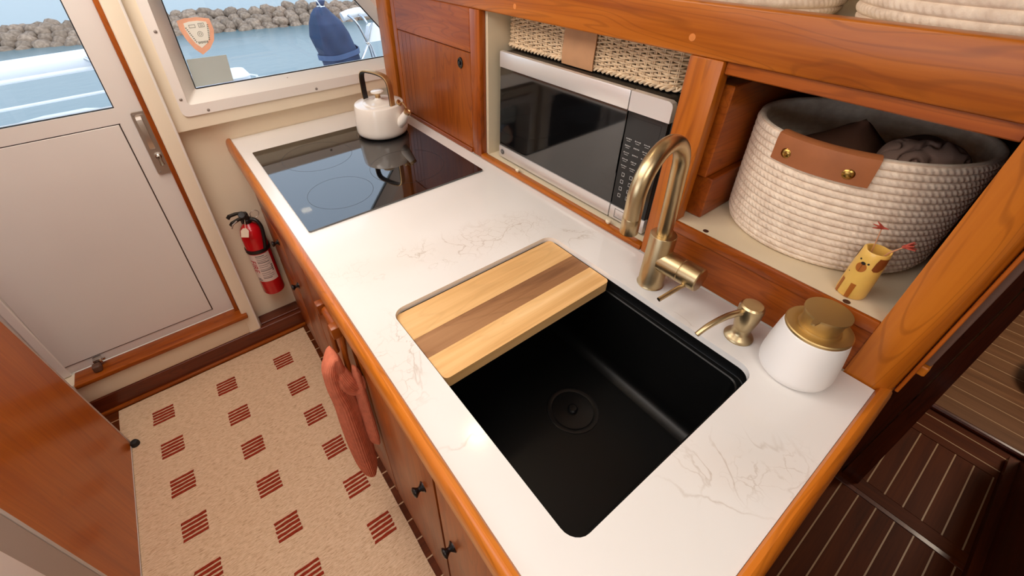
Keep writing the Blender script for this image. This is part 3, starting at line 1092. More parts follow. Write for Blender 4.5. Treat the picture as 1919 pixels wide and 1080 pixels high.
# two arm wooden roll holder on the door
rh = thing('towel_holder', (0.12, 0.79, 0.83), 'wooden two-armed towel holder on the galley cabinet front', 'holder')
def arm(y, zl, w_):
    bm = bmesh.new()
    box(bm, 0.104, 0.1395, y-w_, y+w_, 0.800, 0.832, 0.002, 2)
    tube(bm, [(0.124, y, 0.802), (0.121, y, 0.76), (0.118, y, 0.72), (0.1165, y-0.001, zl+0.02), (0.1165, y-0.002, zl)],
         lambda t: 1.0-0.15*math.sin(PI*t), sec=[(0.008*math.cos(a), 0.0135*math.sin(a)) for a in [2*PI*i/12 for i in range(12)]], up=(1, 0, 0))
    return bm
obj('arm', arm(0.827, 0.66, 0.011), 'cherry_z', rh)
obj('arm', arm(0.735, 0.645, 0.012), 'cherry_z', rh)
obj('dowel', cyl(bmesh.new(), (0.122, 0.75, 0.812), (0.122, 0.815, 0.812), 0.0125, n=20), 'cherry_y', rh)
obj('back_plate', B(0.1335, 0.1398, 0.72, 0.85, 0.64, 0.80, 0.001, 1), 'cherry_z', rh)

# fiddle rail round the countertop
fr = thing('fiddle_rail', (0.12, 0.85, 0.86), 'bright varnished wooden edge rail around the countertop', 'rail')
def railsec(sgn=1):
    # (out, z) ; out = distance from the inner edge
    return [(0, 0.868), (0, 0.9215), (0.003, 0.9255), (0.009, 0.9265), (0.014, 0.924), (0.0185, 0.917), (0.0205, 0.907), (0.0205, 0.882), (0.0175, 0.872), (0.012, 0.868)]
S1 = [(0.133-o, z) for o, z in railsec()]
S2 = [(-0.031-o, z) for o, z in railsec()]
lr = bmesh.new()
rings(lr, [[(x, -0.031-(0.133-x), z) for x, z in S1], [(x, 1.756, z) for x, z in S1], [(0.133+(x-0.133)*0.9, 1.762, 0.868+(z-0.868)*0.95) for x, z in S1]])
obj('front_rail', lr, 'rail_y', fr)
er = bmesh.new()
rings(er, [[(0.133+(y+0.031), y, z) for y, z in S2], [(0.782, y, z) for y, z in S2], [(0.789, -0.031+(y+0.031)*0.8, 0.868+(z-0.868)*0.9) for y, z in S2]])
obj('end_rail', er, 'rail_x', fr)

# ---------------------------------------------------------------- countertop
CUT = rrect(0.207, 0.643, 0.103, 0.610, 0.026, 6)
ct = bmesh.new()
slab(ct, [(0.1335, -0.0305), (0.762, -0.0305), (0.762, 1.755), (0.1335, 1.755)], [CUT], 0.9065, 0.92, flat)
obj('countertop', ct, 'quartz', loc=CT0, label='white veined stone countertop holding the sink and cooktop', cat='countertop', angle=50)

# ---------------------------------------------------------------- sink
sk = thing('sink', (0.425, 0.356, 0.66), 'black undermount kitchen sink set into the white countertop', 'sink')
def rl(d, z, r=None):
    return [(x, y, z) for x, y in rrect(0.207-d, 0.643+d, 0.103-d, 0.610+d, max(0.006, (0.026 if r is None else r)+d*0.5), 6)]
bs = bmesh.new()
rings(bs, [rl(0.018, 0.903), rl(0.018, 0.906), rl(0.002, 0.906), rl(0.002, 0.8835), rl(0.001, 0.882), rl(-0.007, 0.882), rl(-0.009, 0.880), rl(-0.0095, 0.70, 0.02), rl(-0.013, 0.682, 0.02), rl(-0.024, 0.671, 0.02), rl(-0.04, 0.668, 0.02)],
      True, False, False)
rings(bs, [rl(-0.04, 0.668, 0.02), rl(-0.046, 0.668, 0.02)], True, False, False)
# floor of the basin with the drain hole
DX, DY = 0.478, 0.335
t = bmesh.new()
outer = [(x, y) for x, y, z in rl(-0.0455, 0.668, 0.02)]
hole = [(DX+0.052*math.cos(2*PI*i/32), DY+0.052*math.sin(2*PI*i/32)) for i in range(32)]
slab(t, outer, [hole], 0.664, 0.668, flat)
merge(bs, t)
obj('basin', bs, 'black_sink', sk, recalc=True)
dn = bmesh.new()
lathe(dn, [(0.0575, 0.6682), (0.0575, 0.6700), (0.053, 0.6706), (0.046, 0.6688), (0.042, 0.662), (0.040, 0.645), (0.0, 0.643)], (DX, DY, 0), 48)
dr_ = obj('drain', dn, 'black_strainer', sk)
bk_ = bmesh.new()
lathe(bk_, [(0.030, 0.6435), (0.031, 0.657), (0.027, 0.662), (0.020, 0.660), (0.016, 0.655), (0.010, 0.654), (0.009, 0.668), (0.011, 0.6735), (0.008, 0.6765), (0.0, 0.677)], (DX, DY, 0), 36)
obj('basket_strainer', bk_, 'black_strainer', sk)
# cutting board of glued staves
cbd = thing('cutting_board', (0.424, 0.511, 0.888), 'light wooden cutting board with a dark centre stave bridging the sink', 'cutting board')
def stave(y0, y1, r0, r1, m):
    lo, hi = 0.2115, 0.6385
    pts = []
    n = 5
    def corner(cx, cy, a0):
        return [(cx+0.011*math.cos(a0+PI/2*i/n), cy+0.011*math.sin(a0+PI/2*i/n)) for i in range(n+1)]
    if r1: pts += corner(hi-0.011, y1-0.011, 0)+corner(lo+0.011, y1-0.011, PI/2)
    else: pts += [(hi, y1), (lo, y1)]
    if r0: pts += corner(lo+0.011, y0+0.011, PI)+corner(hi-0.011, y0+0.011, 1.5*PI)
    else: pts += [(lo, y0), (hi, y0)]
    bm = slab(bmesh.new(), pts, [], 0.8835, 0.909, flat)
    obj('stave', bm, m, cbd)
stave(0.528, 0.6055, False, True, 'board_light')
stave(0.474, 0.5278, False, False, 'board_dark')
stave(0.4155, 0.4738, True, False, 'board_light')

# ---------------------------------------------------------------- cooktop
ck = thing('cooktop', (0.44, 1.28, 0.92), 'black glass cooktop with faint burner rings set in the countertop', 'cooktop')
cg = slab(bmesh.new(), rrect(0.1665, 0.7135, 0.985, 1.574, 0.006, 4), [], 0.9203, 0.9252, flat)
obj('glass_plate', cg, 'cook_glass', ck)
def ringflat(cx, cy, r, w_, z):
    bm = bmesh.new()
    n = 72
    a = [bm.verts.new((cx+r*math.cos(2*PI*i/n), cy+r*math.sin(2*PI*i/n), z)) for i in range(n)]
    b_ = [bm.verts.new((cx+(r+w_)*math.cos(2*PI*i/n), cy+(r+w_)*math.sin(2*PI*i/n), z)) for i in range(n)]
    for i in range(n):
        bm.faces.new((a[i], b_[i], b_[(i+1) % n], a[(i+1) % n]))
    return bm
for cx, cy, r in ((0.336, 1.408, 0.112), (0.540, 1.158, 0.116), (0.307, 1.128, 0.092), (0.60, 1.455, 0.095)):
    obj('burner_ring', ringflat(cx, cy, r, 0.0011, 0.92535), 'burner_print', ck)

# ---------------------------------------------------------------- kettle
KX, KY = 0.602, 1.457
kt = thing('kettle', (KX, KY, 0.9254), 'cream enamel kettle with brass handle standing on the black cooktop', 'kettle')
kb = bmesh.new()
lathe(kb, [(0.070, 0.9256), (0.082, 0.9275), (0.0895, 0.934), (0.0925, 0.943), (0.0925, 0.955), (0.0895, 1.0), (0.0868, 1.0315), (0.0852, 1.0345), (0.082, 1.0360), (0.056, 1.0366), (0.0, 1.037)], (KX, KY, 0), 56)
obj('body', kb, 'ceramic', kt)
ld = bmesh.new()
lathe(ld, [(0.0565, 1.0366), (0.0565, 1.0375), (0.055, 1.0384), (0.040, 1.0392), (0.024, 1.0425), (0.0125, 1.048), (0.010, 1.052)], (KX, KY, 0), 40)
lid = obj('lid', ld, 'ceramic', kt)
kn = bmesh.new()
lathe(kn, [(0.0095, 1.051), (0.0085, 1.060), (0.012, 1.066), (0.020, 1.0695), (0.0225, 1.071)], (KX, KY, 0), 32)
obj('lid_knob', kn, 'kettle_gold', lid)
kc = bmesh.new()
lathe(kc, [(0.0225, 1.071), (0.0225, 1.074), (0.020, 1.0755), (0.0, 1.0758)], (KX, KY, 0), 32)
obj('knob_cap', kc, 'ceramic', lid)
hd = Vector((0.30, -0.954, 0))
c0 = Vector((KX, KY, 0))
hp = [c0-hd*0.069+Vector((0, 0, 1.034)), c0-hd*0.071+Vector((0, 0, 1.075)), c0-hd*0.070+Vector((0, 0, 1.115)), c0-hd*0.056+Vector((0, 0, 1.133)), c0-hd*0.02+Vector((0, 0, 1.137)),
      c0+hd*0.02+Vector((0, 0, 1.136)), c0+hd*0.052+Vector((0, 0, 1.129)), c0+hd*0.067+Vector((0, 0, 1.110)), c0+hd*0.070+Vector((0, 0, 1.07)), c0+hd*0.0705+Vector((0, 0, 1.034))]
side = Vector((0.954, 0.30, 0))
def strap(pts, o0, o1, hw):
    P = catmull(pts, 6)
    bm = bmesh.new()
    rs = []
    for i, p_ in enumerate(P):
        t_ = (P[min(i+1, len(P)-1)]-P[max(i-1, 0)]).normalized()
        nrm = side.cross(t_).normalized()
        if nrm.z < 0 and abs(nrm.z) > 0.4: nrm = -nrm
        q = p_-c0
        if nrm.dot(Vector((q.x, q.y, q.z-1.05))) < 0: nrm = -nrm
        e = min(hw*0.3, 0.0015)
        rs.append([p_+nrm*o0-side*hw, p_+nrm*o1-side*(hw-e), p_+nrm*(o1+0.0006)-side*0.0, p_+nrm*o1+side*(hw-e), p_+nrm*o0+side*hw])
    return rings(bm, rs)
obj('handle', strap(hp, 0.0, 0.0035, 0.0105), 'kettle_gold', kt)
obj('handle_grip', strap(hp, -0.0042, -0.0002, 0.0098), 'black_plastic', kt, label='black inner lining of the handle')
sd = Vector((0.42, -0.9075, 0))
sp_ = bmesh.new()
spts = catmull([c0+sd*0.070+Vector((0, 0, 0.968)), c0+sd*0.094+Vector((0, 0, 0.983)), c0+sd*0.112+Vector((0, 0, 1.004)), c0+sd*0.124+Vector((0, 0, 1.020))], 5)
tube(sp_, spts, lambda t_: 0.0225-0.0105*min(1, t_*1.05)**0.8, 20)
obj('spout', sp_, 'ceramic', kt)
tip = c0+sd*0.124+Vector((0, 0, 1.020))
tdir = (Vector(spts[-1])-Vector(spts[-2])).normalized()
tp = bmesh.new()
lathe(tp, [(0.0122, -0.006), (0.0128, 0.0), (0.0122, 0.0045), (0.008, 0.0055), (0.006, 0.003), (0.0, 0.0025)], tip, 22, tdir)
obj('spout_tip', tp, 'kettle_gold', kt)
fk = bmesh.new()
tube(fk, catmull([c0+sd*0.078+Vector((0.012, 0.004, 1.032)), c0+sd*0.092+Vector((0.012, 0.004, 1.045)), c0+sd*0.110+Vector((0.006, 0.002, 1.038)), c0+sd*0.122+Vector((0, 0, 1.033))], 5), 0.0022, 8)
lathe(fk, [(0.011, -0.003), (0.0115, 0.0), (0.011, 0.003)], c0+sd*0.080+Vector((0.012, 0.004, 1.042)), 18, (0.5, -0.6, 0.6))
obj('spout_lever', fk, 'kettle_gold', kt)

# ---------------------------------------------------------------- faucet
FX, FY = 0.691, 0.353
fc = thing('faucet', (FX, FY, 0.92), 'tall brushed brass gooseneck faucet standing behind the sink', 'faucet')
obj('base', lathe(bmesh.new(), [(0.0265, 0.9202), (0.0275, 0.9215), (0.0265, 0.9228), (0.0255, 0.925), (0.0255, 1.0465), (0.0245, 1.048), (0.0165, 1.049), (0.0165, 1.0495)], (FX, FY, 0), 40), 'brass', fc)
E_ = Vector((0.541, 0.337, 0))
FT = Vector((FX-0.011, FY, 0))
F_ = Vector((FX, FY, 0))
dv = (E_-FT)
L_ = dv.length
dv.normalize()
pts = [F_+(FT-F_)*((z-1.047)/0.14)**1.2+Vector((0, 0, z)) for z in (1.047, 1.08, 1.12, 1.16, 1.185)]
R_ = L_/2
zc = 1.190
for i in range(1, 16):
    a = PI*i/15*0.97
    pts.append(FT+dv*(R_-R_*math.cos(a))+Vector((0, 0, zc+R_*math.sin(a))))
last = pts[-1]
for q in (1.172, 1.155):
    pts.append(Vector((E_.x+0.001*(q-1.1)/0.1, E_.y, q)))
def fr_(t_):
    return 0.0132
obj('spout', tube(bmesh.new(), pts, 0.0143, 24), 'brass', fc)
obj('spray_head', lathe(bmesh.new(), [(0.0144, 0.0), (0.0149, 0.0015), (0.0150, 0.028), (0.0142, 0.030), (0.010, 0.030), (0.0095, 0.026), (0.0, 0.0255)], (E_.x+0.0006, E_.y, 1.156), 28, (0, 0, -1)), 'brass', fc)
hv = Vector((0.02, -1, 0)).normalized()
hb = bmesh.new()
h0 = Vector((FX, FY, 0.991))
lathe(hb, [(0.0245, 0.012), (0.0245, 0.0555), (0.0235, 0.0565), (0.0235, 0.0575), (0.0245, 0.0585), (0.0245, 0.0925), (0.0225, 0.0945), (0.0, 0.0948)], h0, 32, hv)
obj('handle_barrel', hb, 'brass', fc)
rd = h0+hv*0.076
obj('lever', tube(bmesh.new(), [rd+Vector((-0.016, 0, -0.014)), rd+Vector((-0.030, 0.004, -0.018)), rd+Vector((-0.076, 0.012, -0.028))], 0.0043, 12), 'brass', fc)

# ---------------------------------------------------------------- deck mounted soap pump
PX, PY = 0.696, 0.163
pm = thing('soap_pump', (PX, PY, 0.92), 'small brushed brass soap pump between the faucet and the white jar', 'soap pump')
obj('flange', lathe(bmesh.new(), [(0.0245, 0.9202), (0.025, 0.923), (0.0225, 0.9275), (0.0165, 0.932), (0.0142, 0.938), (0.0142, 0.946)], (PX, PY, 0), 36), 'brass', pm)
obj('head', lathe(bmesh.new(), [(0.0155, 0.946), (0.0162, 0.948), (0.0198, 0.972), (0.0205, 0.992), (0.0195, 0.998), (0.0165, 1.001), (0.0, 1.002)], (PX, PY, 0), 36), 'brass', pm)
obj('nozzle', tube(bmesh.new(), catmull([(PX-0.012, PY+0.006, 0.987), (PX-0.045, PY+0.018, 0.986), (PX-0.078, PY+0.028, 0.976), (PX-0.100, PY+0.034, 0.962)], 5), lambda t_: 0.0062-0.0018*t_, 12), 'brass', pm)

# ---------------------------------------------------------------- white soap jar
JX, JY = 0.698, 0.070
jr = thing('soap_dispenser', (JX, JY, 0.92), 'round white soap dispenser with wide gold pump top at the counter corner', 'soap dispenser')
obj('jar', lathe(bmesh.new(), [(0.040, 0.9203), (0.0475, 0.9225), (0.0525, 0.9285), (0.0545, 0.938), (0.0545, 0.948), (0.0525, 0.975), (0.0490, 1.005), (0.0465, 1.020), (0.0450, 1.0215), (0.0, 1.0215)], (JX, JY, 0), 64), 'matte_white', jr)
obj('collar', lathe(bmesh.new(), [(0.0455, 1.0217), (0.0465, 1.0235), (0.0465, 1.0265), (0.0448, 1.0280), (0.036, 1.0285), (0.030, 1.0265), (0.0295, 1.030), (0.0, 1.030)], (JX, JY, 0), 56), 'gold', jr)
obj('pump_neck', lathe(bmesh.new(), [(0.0262, 1.029), (0.0265, 1.034), (0.0278, 1.046), (0.0302, 1.0568)], (JX, JY, 0), 48), 'gold', jr)
ph = bmesh.new()
# round pressing disc with a short beak towards the sink
ang0 = math.radians(176)
disc = []
for i in range(60):
    a = ang0+0.42+(2*PI-0.84)*i/59
    disc.append((JX+0.0318*math.cos(a), JY+0.0318*math.sin(a)))
bt = Vector((math.cos(ang0), math.sin(ang0)))
bn = Vector((-bt.y, bt.x))
c2 = Vector((JX, JY))
for q in (c2+bt*0.0335-bn*0.0045, c2+bt*0.046-bn*0.003, c2+bt*0.0475, c2+bt*0.046+bn*0.003, c2+bt*0.0335+bn*0.0045):
    disc.append((q.x, q.y))
slab(ph, disc, [], 1.0568, 1.0602, flat)
obj('pump_head', ph, 'gold', jr)
# ---------------------------------------------------------------- hutch along the hull side
HX = 0.765
hu = thing('galley_hutch', (0.95, 0.8, 0.92), 'built-in wooden hutch with open niches behind the countertop', 'cabinet')
TZ = 1.353
# left cupboard
obj('end_stile', B(HX-0.008, HX+0.02, 1.620, 1.711, 0.9205, 1.50, 0.003, 2), 'teak_z', hu)
obj('stile', B(HX, HX+0.022, 1.578, 1.606, 0.9205, TZ, 0.002, 1), 'cherry_z', hu)
obj('stile_groove', B(HX+0.012, HX+0.03, 1.606, 1.620, 0.9205, 1.50), 'darkwood_z', hu)
obj('upper_frame_rail', B(HX, HX+0.022, 1.113, 1.578, 1.236, TZ, 0.002, 1), 'cherry_y', hu)
obj('stile', B(HX, HX+0.022, 1.065, 1.1125, 0.9205, TZ, 0.003, 2), 'cherry_z', hu)
cd_ = obj('cupboard_door', B(HX+0.001, HX+0.020, 1.1155, 1.5755, 0.9365, 1.2335, 0.0018, 1), 'cherry_z', hu)
for i in range(1, 4):
    obj('door_seam', B(HX+0.0006, HX+0.002, 1.5755-0.03*i-0.0004, 1.5755-0.03*i+0.0004, 0.938, 1.232), 'darkwood_z', cd_)
kk = bmesh.new()
def oval(bm, c, ry, rz, prof, n=32):
    rs = []
    for s_, h in prof:
        rs.append([(c[0]-h, c[1]+ry*s_*math.cos(2*PI*i/n), c[2]+rz*s_*math.sin(2*PI*i/n)) for i in range(n)])
    return rings(bm, rs)
oval(kk, (HX+0.001, 1.166, 1.198), 0.0125, 0.0165, [(1, 0), (1, 0.002), (0.9, 0.0045), (0.72, 0.0045), (0.64, 0.0025), (0.36, 0.0025), (0.33, 0.0058), (0.25, 0.0066), (0.0005, 0.0068)])
obj('latch_knob', kk, 'black_knob', cd_)
obj('cupboard_carcass', B(HX+0.023, 1.30, 1.068, 1.70, 0.925, TZ), 'cherry_y', hu)
obj('base_trim', B(HX-0.004, HX+0.02, 1.1135, 1.577, 0.9205, 0.9355, 0.002, 1), 'cherry_y', hu)
# microwave niche
obj('niche_side', B(HX+0.023, 1.20, 1.0555, 1.0665, 0.9305, TZ), 'niche_cream', hu)
obj('niche_floor', B(HX+0.018, 1.20, 0.437, 1.0555, 0.9205, 0.9305), 'niche_cream', hu)
obj('niche_back', B(1.20, 1.21, 0.37, 1.067, 0.9205, TZ+0.1), 'niche_cream', hu)
obj('niche_ceiling', B(HX+0.02, 1.20, 0.437, 1.0555, TZ+0.02, TZ+0.03), 'niche_cream', hu)
obj('niche_fiddle', B(HX-0.002, HX+0.018, 0.437, 1.065, 0.9205, 0.9345, 0.003, 2), 'teak_y', hu)
kb2 = bmesh.new()
lathe(kb2, [(0.004, 0), (0.004, 0.003), (0.0068, 0.004), (0.0072, 0.008), (0.005, 0.0105), (0, 0.011)], (HX+0.012, 0.895, 0.9345), 16)
obj('bumper', kb2, 'niche_cream', hu, label='small cream bumper knob')
kb3 = bmesh.new()
lathe(kb3, [(0.004, 0), (0.004, 0.003), (0.0068, 0.004), (0.0072, 0.008), (0.005, 0.0105), (0, 0.011)], (HX+0.012, 0.545, 0.9345), 16)
obj('bumper', kb3, 'niche_cream', hu)
# posts
obj('post', B(HX, HX+0.03, 0.374, 0.4365, 0.9205, TZ, 0.003, 2), 'teak_z', hu)
pp = slab(bmesh.new(), [(HX, 0.0155), (HX, -0.026), (HX+0.004, -0.036), (HX+0.012, -0.044), (HX+0.022, -0.048), (HX+0.034, -0.048), (HX+0.034, 0.0155)], [], 0.885, TZ+0.08, flat)
obj('post', pp, 'teak_z', hu)
obj('post_trim', B(HX+0.014, HX+0.034, -0.0535, -0.0485, 0.925, TZ+0.08, 0.001, 1), 'cherry_z', hu)
obj('end_board', B(HX+0.036, HX+0.05, -0.0625, -0.05, 0.983, TZ+0.08, 0.001, 1), 'grey_brown', hu)
obj('end_ledge', B(HX+0.028, HX+0.066, -0.0635, -0.05, 0.964, 0.9825, 0.002, 1), 'teak_y', hu)
# top rail and its plugs
tr_ = obj('top_rail', B(HX, HX+0.028, -0.30, 1.62, TZ, 1.434, 0.004, 3), 'teak_y', hu)
for y, z in ((0.914, 1.377), (0.44, 1.380)):
    obj('wood_plug', lathe(bmesh.new(), [(0.0062, 0), (0.0062, 0.0006), (0, 0.0008)], (HX, y, z), 20, (-1, 0, 0)), 'plug', tr_)
obj('header_trim', B(HX+0.010, HX+0.028, 0.0155, 0.374, 1.331, TZ, 0.002, 1), 'cherry_y', hu)
obj('top_shelf', B(HX+0.028, 1.42, -0.30, 1.70, 1.395, 1.408), 'niche_cream', hu)
# cubby
obj('riser_cap', B(HX-0.002, HX+0.006, 0.0155, 0.374, 1.014, 1.0378, 0.002, 2), 'cherry_y', hu)
obj('riser_panel', B(HX+0.003, HX+0.02, 0.0155, 0.374, 0.9205, 1.016), 'cherry_y', hu)
cf = obj('cubby_floor', B(HX+0.006, 1.30, 0.0, 0.40, 1.026, 1.0375), 'niche_cream', hu)
for x, y in ((0.780, 0.316), (0.7765, 0.066)):
    obj('hole_plug', oval(bmesh.new(), (0, 0, 0), 1, 1, [(1, 0)]) if False else lathe(bmesh.new(), [(0.0055, 0), (0.0055, 0.0004), (0, 0.0005)], (x, y, 1.0375), 18), 'hole_plug', cf)
obj('cubby_side', B(HX+0.034, 1.30, 0.398, 0.412, 1.0375, TZ+0.04), 'niche_cream', hu)
obj('cubby_side', B(HX+0.034, 1.30, -0.012, 0.0, 1.0375, TZ+0.04), 'darkwood_z', hu)
obj('cubby_back', B(1.285, 1.30, 0.0, 0.40, 1.0375, TZ+0.04), 'darkwood_z', hu)
obj('cubby_ceiling', B(HX+0.03, 1.30, 0.0, 0.40, TZ+0.012, TZ+0.022), 'darkwood_z', hu)
obj('side_board', B(HX+0.046, 1.28, 0.3495, 0.396, 1.0385, 1.128, 0.002, 1), 'cherry_x', hu)
obj('side_board', B(HX+0.038, 1.28, 0.361, 0.397, 1.130, 1.308, 0.002, 1), 'cherry_x', hu)

# ---------------------------------------------------------------- microwave
MX = 0.800
mw = thing('microwave', (0.95, 0.74, 0.9305), 'black and stainless microwave oven in the niche below the wicker basket', 'microwave')
obj('case', B(MX+0.012, 1.13, 0.462, 1.014, 0.940, 1.251, 0.004, 2), 'micro_body', mw)
for x in (0.86, 1.08):
    for y in (0.52, 0.96):
        obj('foot', cyl(bmesh.new(), (x, y, 0.9306), (x, y, 0.941), 0.012, n=14), 'rubber', mw)
YD = 0.5655
obj('door_glass', B(MX+0.001, MX+0.014, YD+0.0014, 1.0145, 0.974, 1.211, 0.001, 1), 'micro_black', mw)
tb_ = obj('door_top_band', B(MX-0.001, MX+0.014, YD+0.0014, 1.0155, 1.211, 1.2535, 0.002, 2), 'stainless', mw)
bb_ = obj('door_bottom_band', B(MX-0.001, MX+0.014, YD+0.0014, 1.0155, 0.9375, 0.974, 0.002, 2), 'stainless', mw)
em = oval(bmesh.new(), (MX-0.001, 0.9975, 0.9565), 0.0088, 0.0088, [(1, 0), (1, 0.0006), (0.0005, 0.0007)])
em_o = obj('emblem', em, 'black_plastic', bb_)
er_ = bmesh.new()
tube(er_, [(MX-0.0017, 0.9975+0.0076*math.cos(2*PI*i/28), 0.9565+0.0076*math.sin(2*PI*i/28)) for i in range(28)], 0.0004, 5, closed=True)
tube(er_, catmull([(MX-0.0017, 0.9975+a, 0.9565+b_) for a, b_ in ((0.001, 0.0035), (0.0035, 0.004), (0.0045, 0.001), (0.002, -0.001), (0.0012, 0.0015), (0.003, -0.003), (0.001, -0.0045))], 4), 0.0005, 5)
tube(er_, catmull([(MX-0.0017, 0.9975+a, 0.9565+b_) for a, b_ in ((-0.004, 0.0035), (-0.0015, 0.0035), (-0.001, 0.001), (-0.003, 0.0002), (-0.001, -0.001), (-0.0022, -0.004), (-0.0045, -0.0025))], 4), 0.0005, 5)
# the emblem's monogram is part of the door band
obj('monogram', er_, 'glyph', bb_, kind='stuff')
obj('panel_glass', B(MX+0.001, MX+0.014, 0.4645, YD-0.0014, 0.974, 1.211, 0.001, 1), 'micro_panel', mw)
ptb = slab(bmesh.new(), [(0.463, 1.211), (YD-0.0014, 1.211), (YD-0.0014, 1.2535), (0.473, 1.2535), (0.466, 1.2505), (0.463, 1.244)], [], MX-0.001, MX+0.014, sideways)
obj('panel_top_band', ptb, 'stainless', mw)
pbb = obj('panel_bottom_band', B(MX-0.001, MX+0.014, 0.463, YD-0.0014, 0.9375, 0.974, 0.002, 2), 'stainless', mw)
bt_ = bmesh.new()
for bx in ((0.482, 0.548, 0.9445, 0.9452), (0.482, 0.548, 0.9678, 0.9685), (0.482, 0.4827, 0.9445, 0.9685), (0.5473, 0.548, 0.9445, 0.9685)):
    box(bt_, MX-0.0016, MX, bx[0], bx[1], bx[2], bx[3])
obj('door_button', bt_, 'micro_body', pbb)
gl_ = bmesh.new()
rg = random.Random(11)
def gbox(y, z, w_, h_):
    box(gl_, MX+0.0002, MX+0.0012, y-w_/2, y+w_/2, z-h_/2, z+h_/2)
for r_ in range(5):
    z = 1.150-0.0165*r_
    for c_ in range(3):
        y = 0.549-0.024*c_
        for k in range(4):
            gbox(y-0.006+0.004*k, z, 0.0026, rg.choice((0.0016, 0.0022, 0.0028)))
        if rg.random() < 0.6: gbox(y, z-0.005, 0.010, 0.0009)
for r_ in range(4):
    z = 1.062-0.0185*r_
    for c_ in range(3):
        y = 0.546-0.023*c_
        for q in ((y, z+0.004, 0.008, 0.0011), (y, z-0.004, 0.008, 0.0011), (y-0.0035, z, 0.0011, 0.008), (y+0.0035, z, 0.0011, 0.008 if (r_+c_) % 2 else 0.003)):
            gbox(*q)
obj('key_print', gl_, 'glyph', mw, kind='stuff')
obj('display', B(MX+0.0006, MX+0.002, 0.478, 0.554, 1.168, 1.200), 'micro_panel', mw)

# ---------------------------------------------------------------- wicker basket on the microwave
wb = thing('wicker_basket', (0.95, 0.77, 1.2515), 'low pale wicker basket with leather handle on top of the microwave', 'basket')
BX0, BX1, BY0, BY1 = 0.851, 1.09, 0.492, 1.046
bz0, bz1 = 1.2588, 1.349
path = rrect(BX0, BX1, BY0, BY1, 0.03, 4)
def resample(poly, n):
    P = [Vector((x, y)) for x, y in poly]
    P.append(P[0])
    L = [0]
    for a, b_ in zip(P, P[1:]): L.append(L[-1]+(b_-a).length)
    o = []
    j = 0
    for i in range(n):
        s_ = L[-1]*i/n
        while L[j+1] < s_: j += 1
        t_ = (s_-L[j])/(L[j+1]-L[j])
        o.append(P[j].lerp(P[j+1], t_))
    return o, L[-1]
NS = 80
RP, PER = resample(path, NS*6)
def nrm2(i):
    a, b_ = RP[(i-1) % len(RP)], RP[(i+1) % len(RP)]
    d = (b_-a).normalized()
    return Vector((d.y, -d.x))
stk = bmesh.new()
for s_ in range(NS):
    q = RP[s_*6]
    for dd in (-0.0019, 0.0019):
        d = (RP[(s_*6+1) % len(RP)]-RP[s_*6-1]).normalized()*dd
        tube(stk, [(q.x+d.x, q.y+d.y, bz0-0.001), (q.x+d.x, q.y+d.y, bz1)], 0.0016, 5)
obj('stakes', stk, 'wicker', wb, kind='stuff')
wv = bmesh.new()
NR = 17
for r_ in range(NR):
    z = bz0+0.007+(bz1-bz0-0.008)*r_/(NR-1)
    pts = []
    for i, q in enumerate(RP):
        ph_ = PI*(i/6.0)+PI*r_
        n_ = nrm2(i)
        o_ = 0.0038*math.cos(ph_)
        pts.append((q.x+n_.x*o_, q.y+n_.y*o_, z+0.0008*math.sin(i*0.37+r_*2.1)))
    tube(wv, pts, 0.0022, 5, closed=True, up=(0, 0, 1))
obj('weavers', wv, 'wicker', wb, kind='stuff')
br = bmesh.new()
for ph0 in (0, PI):
    pts = []
    RQ, _ = resample(path, 480)
    for i, q in enumerate(RQ):
        a, b_ = RQ[i-1], RQ[(i+1) % 480]
        d = (b_-a).normalized()
        n_ = Vector((d.y, -d.x))
        an = 2*PI*i/480*58+ph0
        pts.append((q.x+n_.x*(0.003+0.0036*math.cos(an)), q.y+n_.y*(0.003+0.0036*math.cos(an)), bz0+0.0005+0.0036*math.sin(an)))
    tube(br, pts, 0.0032, 5, closed=True, up=(0, 0, 1))
obj('braided_foot', br, 'wicker', wb, kind='stuff')
obj('basket_floor', B(BX0+0.004, BX1-0.004, BY0+0.004, BY1-0.004, bz0+0.001, bz0+0.006), 'wicker', wb)
lh = bmesh.new()
prof = [(BX0-0.0125, bz0-0.005), (BX0-0.0135, bz0+0.02), (BX0-0.0115, bz0+0.05), (BX0-0.0105, bz0+0.085), (BX0-0.006, bz1+0.012), (BX0+0.004, bz1+0.016), (BX0+0.012, bz1+0.008), (BX0+0.012, bz1-0.03)]
th_ = 0.0025
rs = []
for y in (0.712, 0.714, 0.812, 0.814):
    ins = th_*0.3 if y in (0.712, 0.814) else 0
    P = [Vector((x, 0, z)) for x, z in prof]
    ring = [Vector((v.x+ins*0.3, y, v.z)) for v in P]
    back = [Vector((v.x+(th_ if k < 5 else -th_*0.4), y, v.z-(0 if k < 5 else th_))) for k, v in enumerate(P)]
    rs.append(ring+list(reversed(back)))
rings(lh, rs)
obj('leather_handle', lh, 'leather_pale', wb, angle=50)

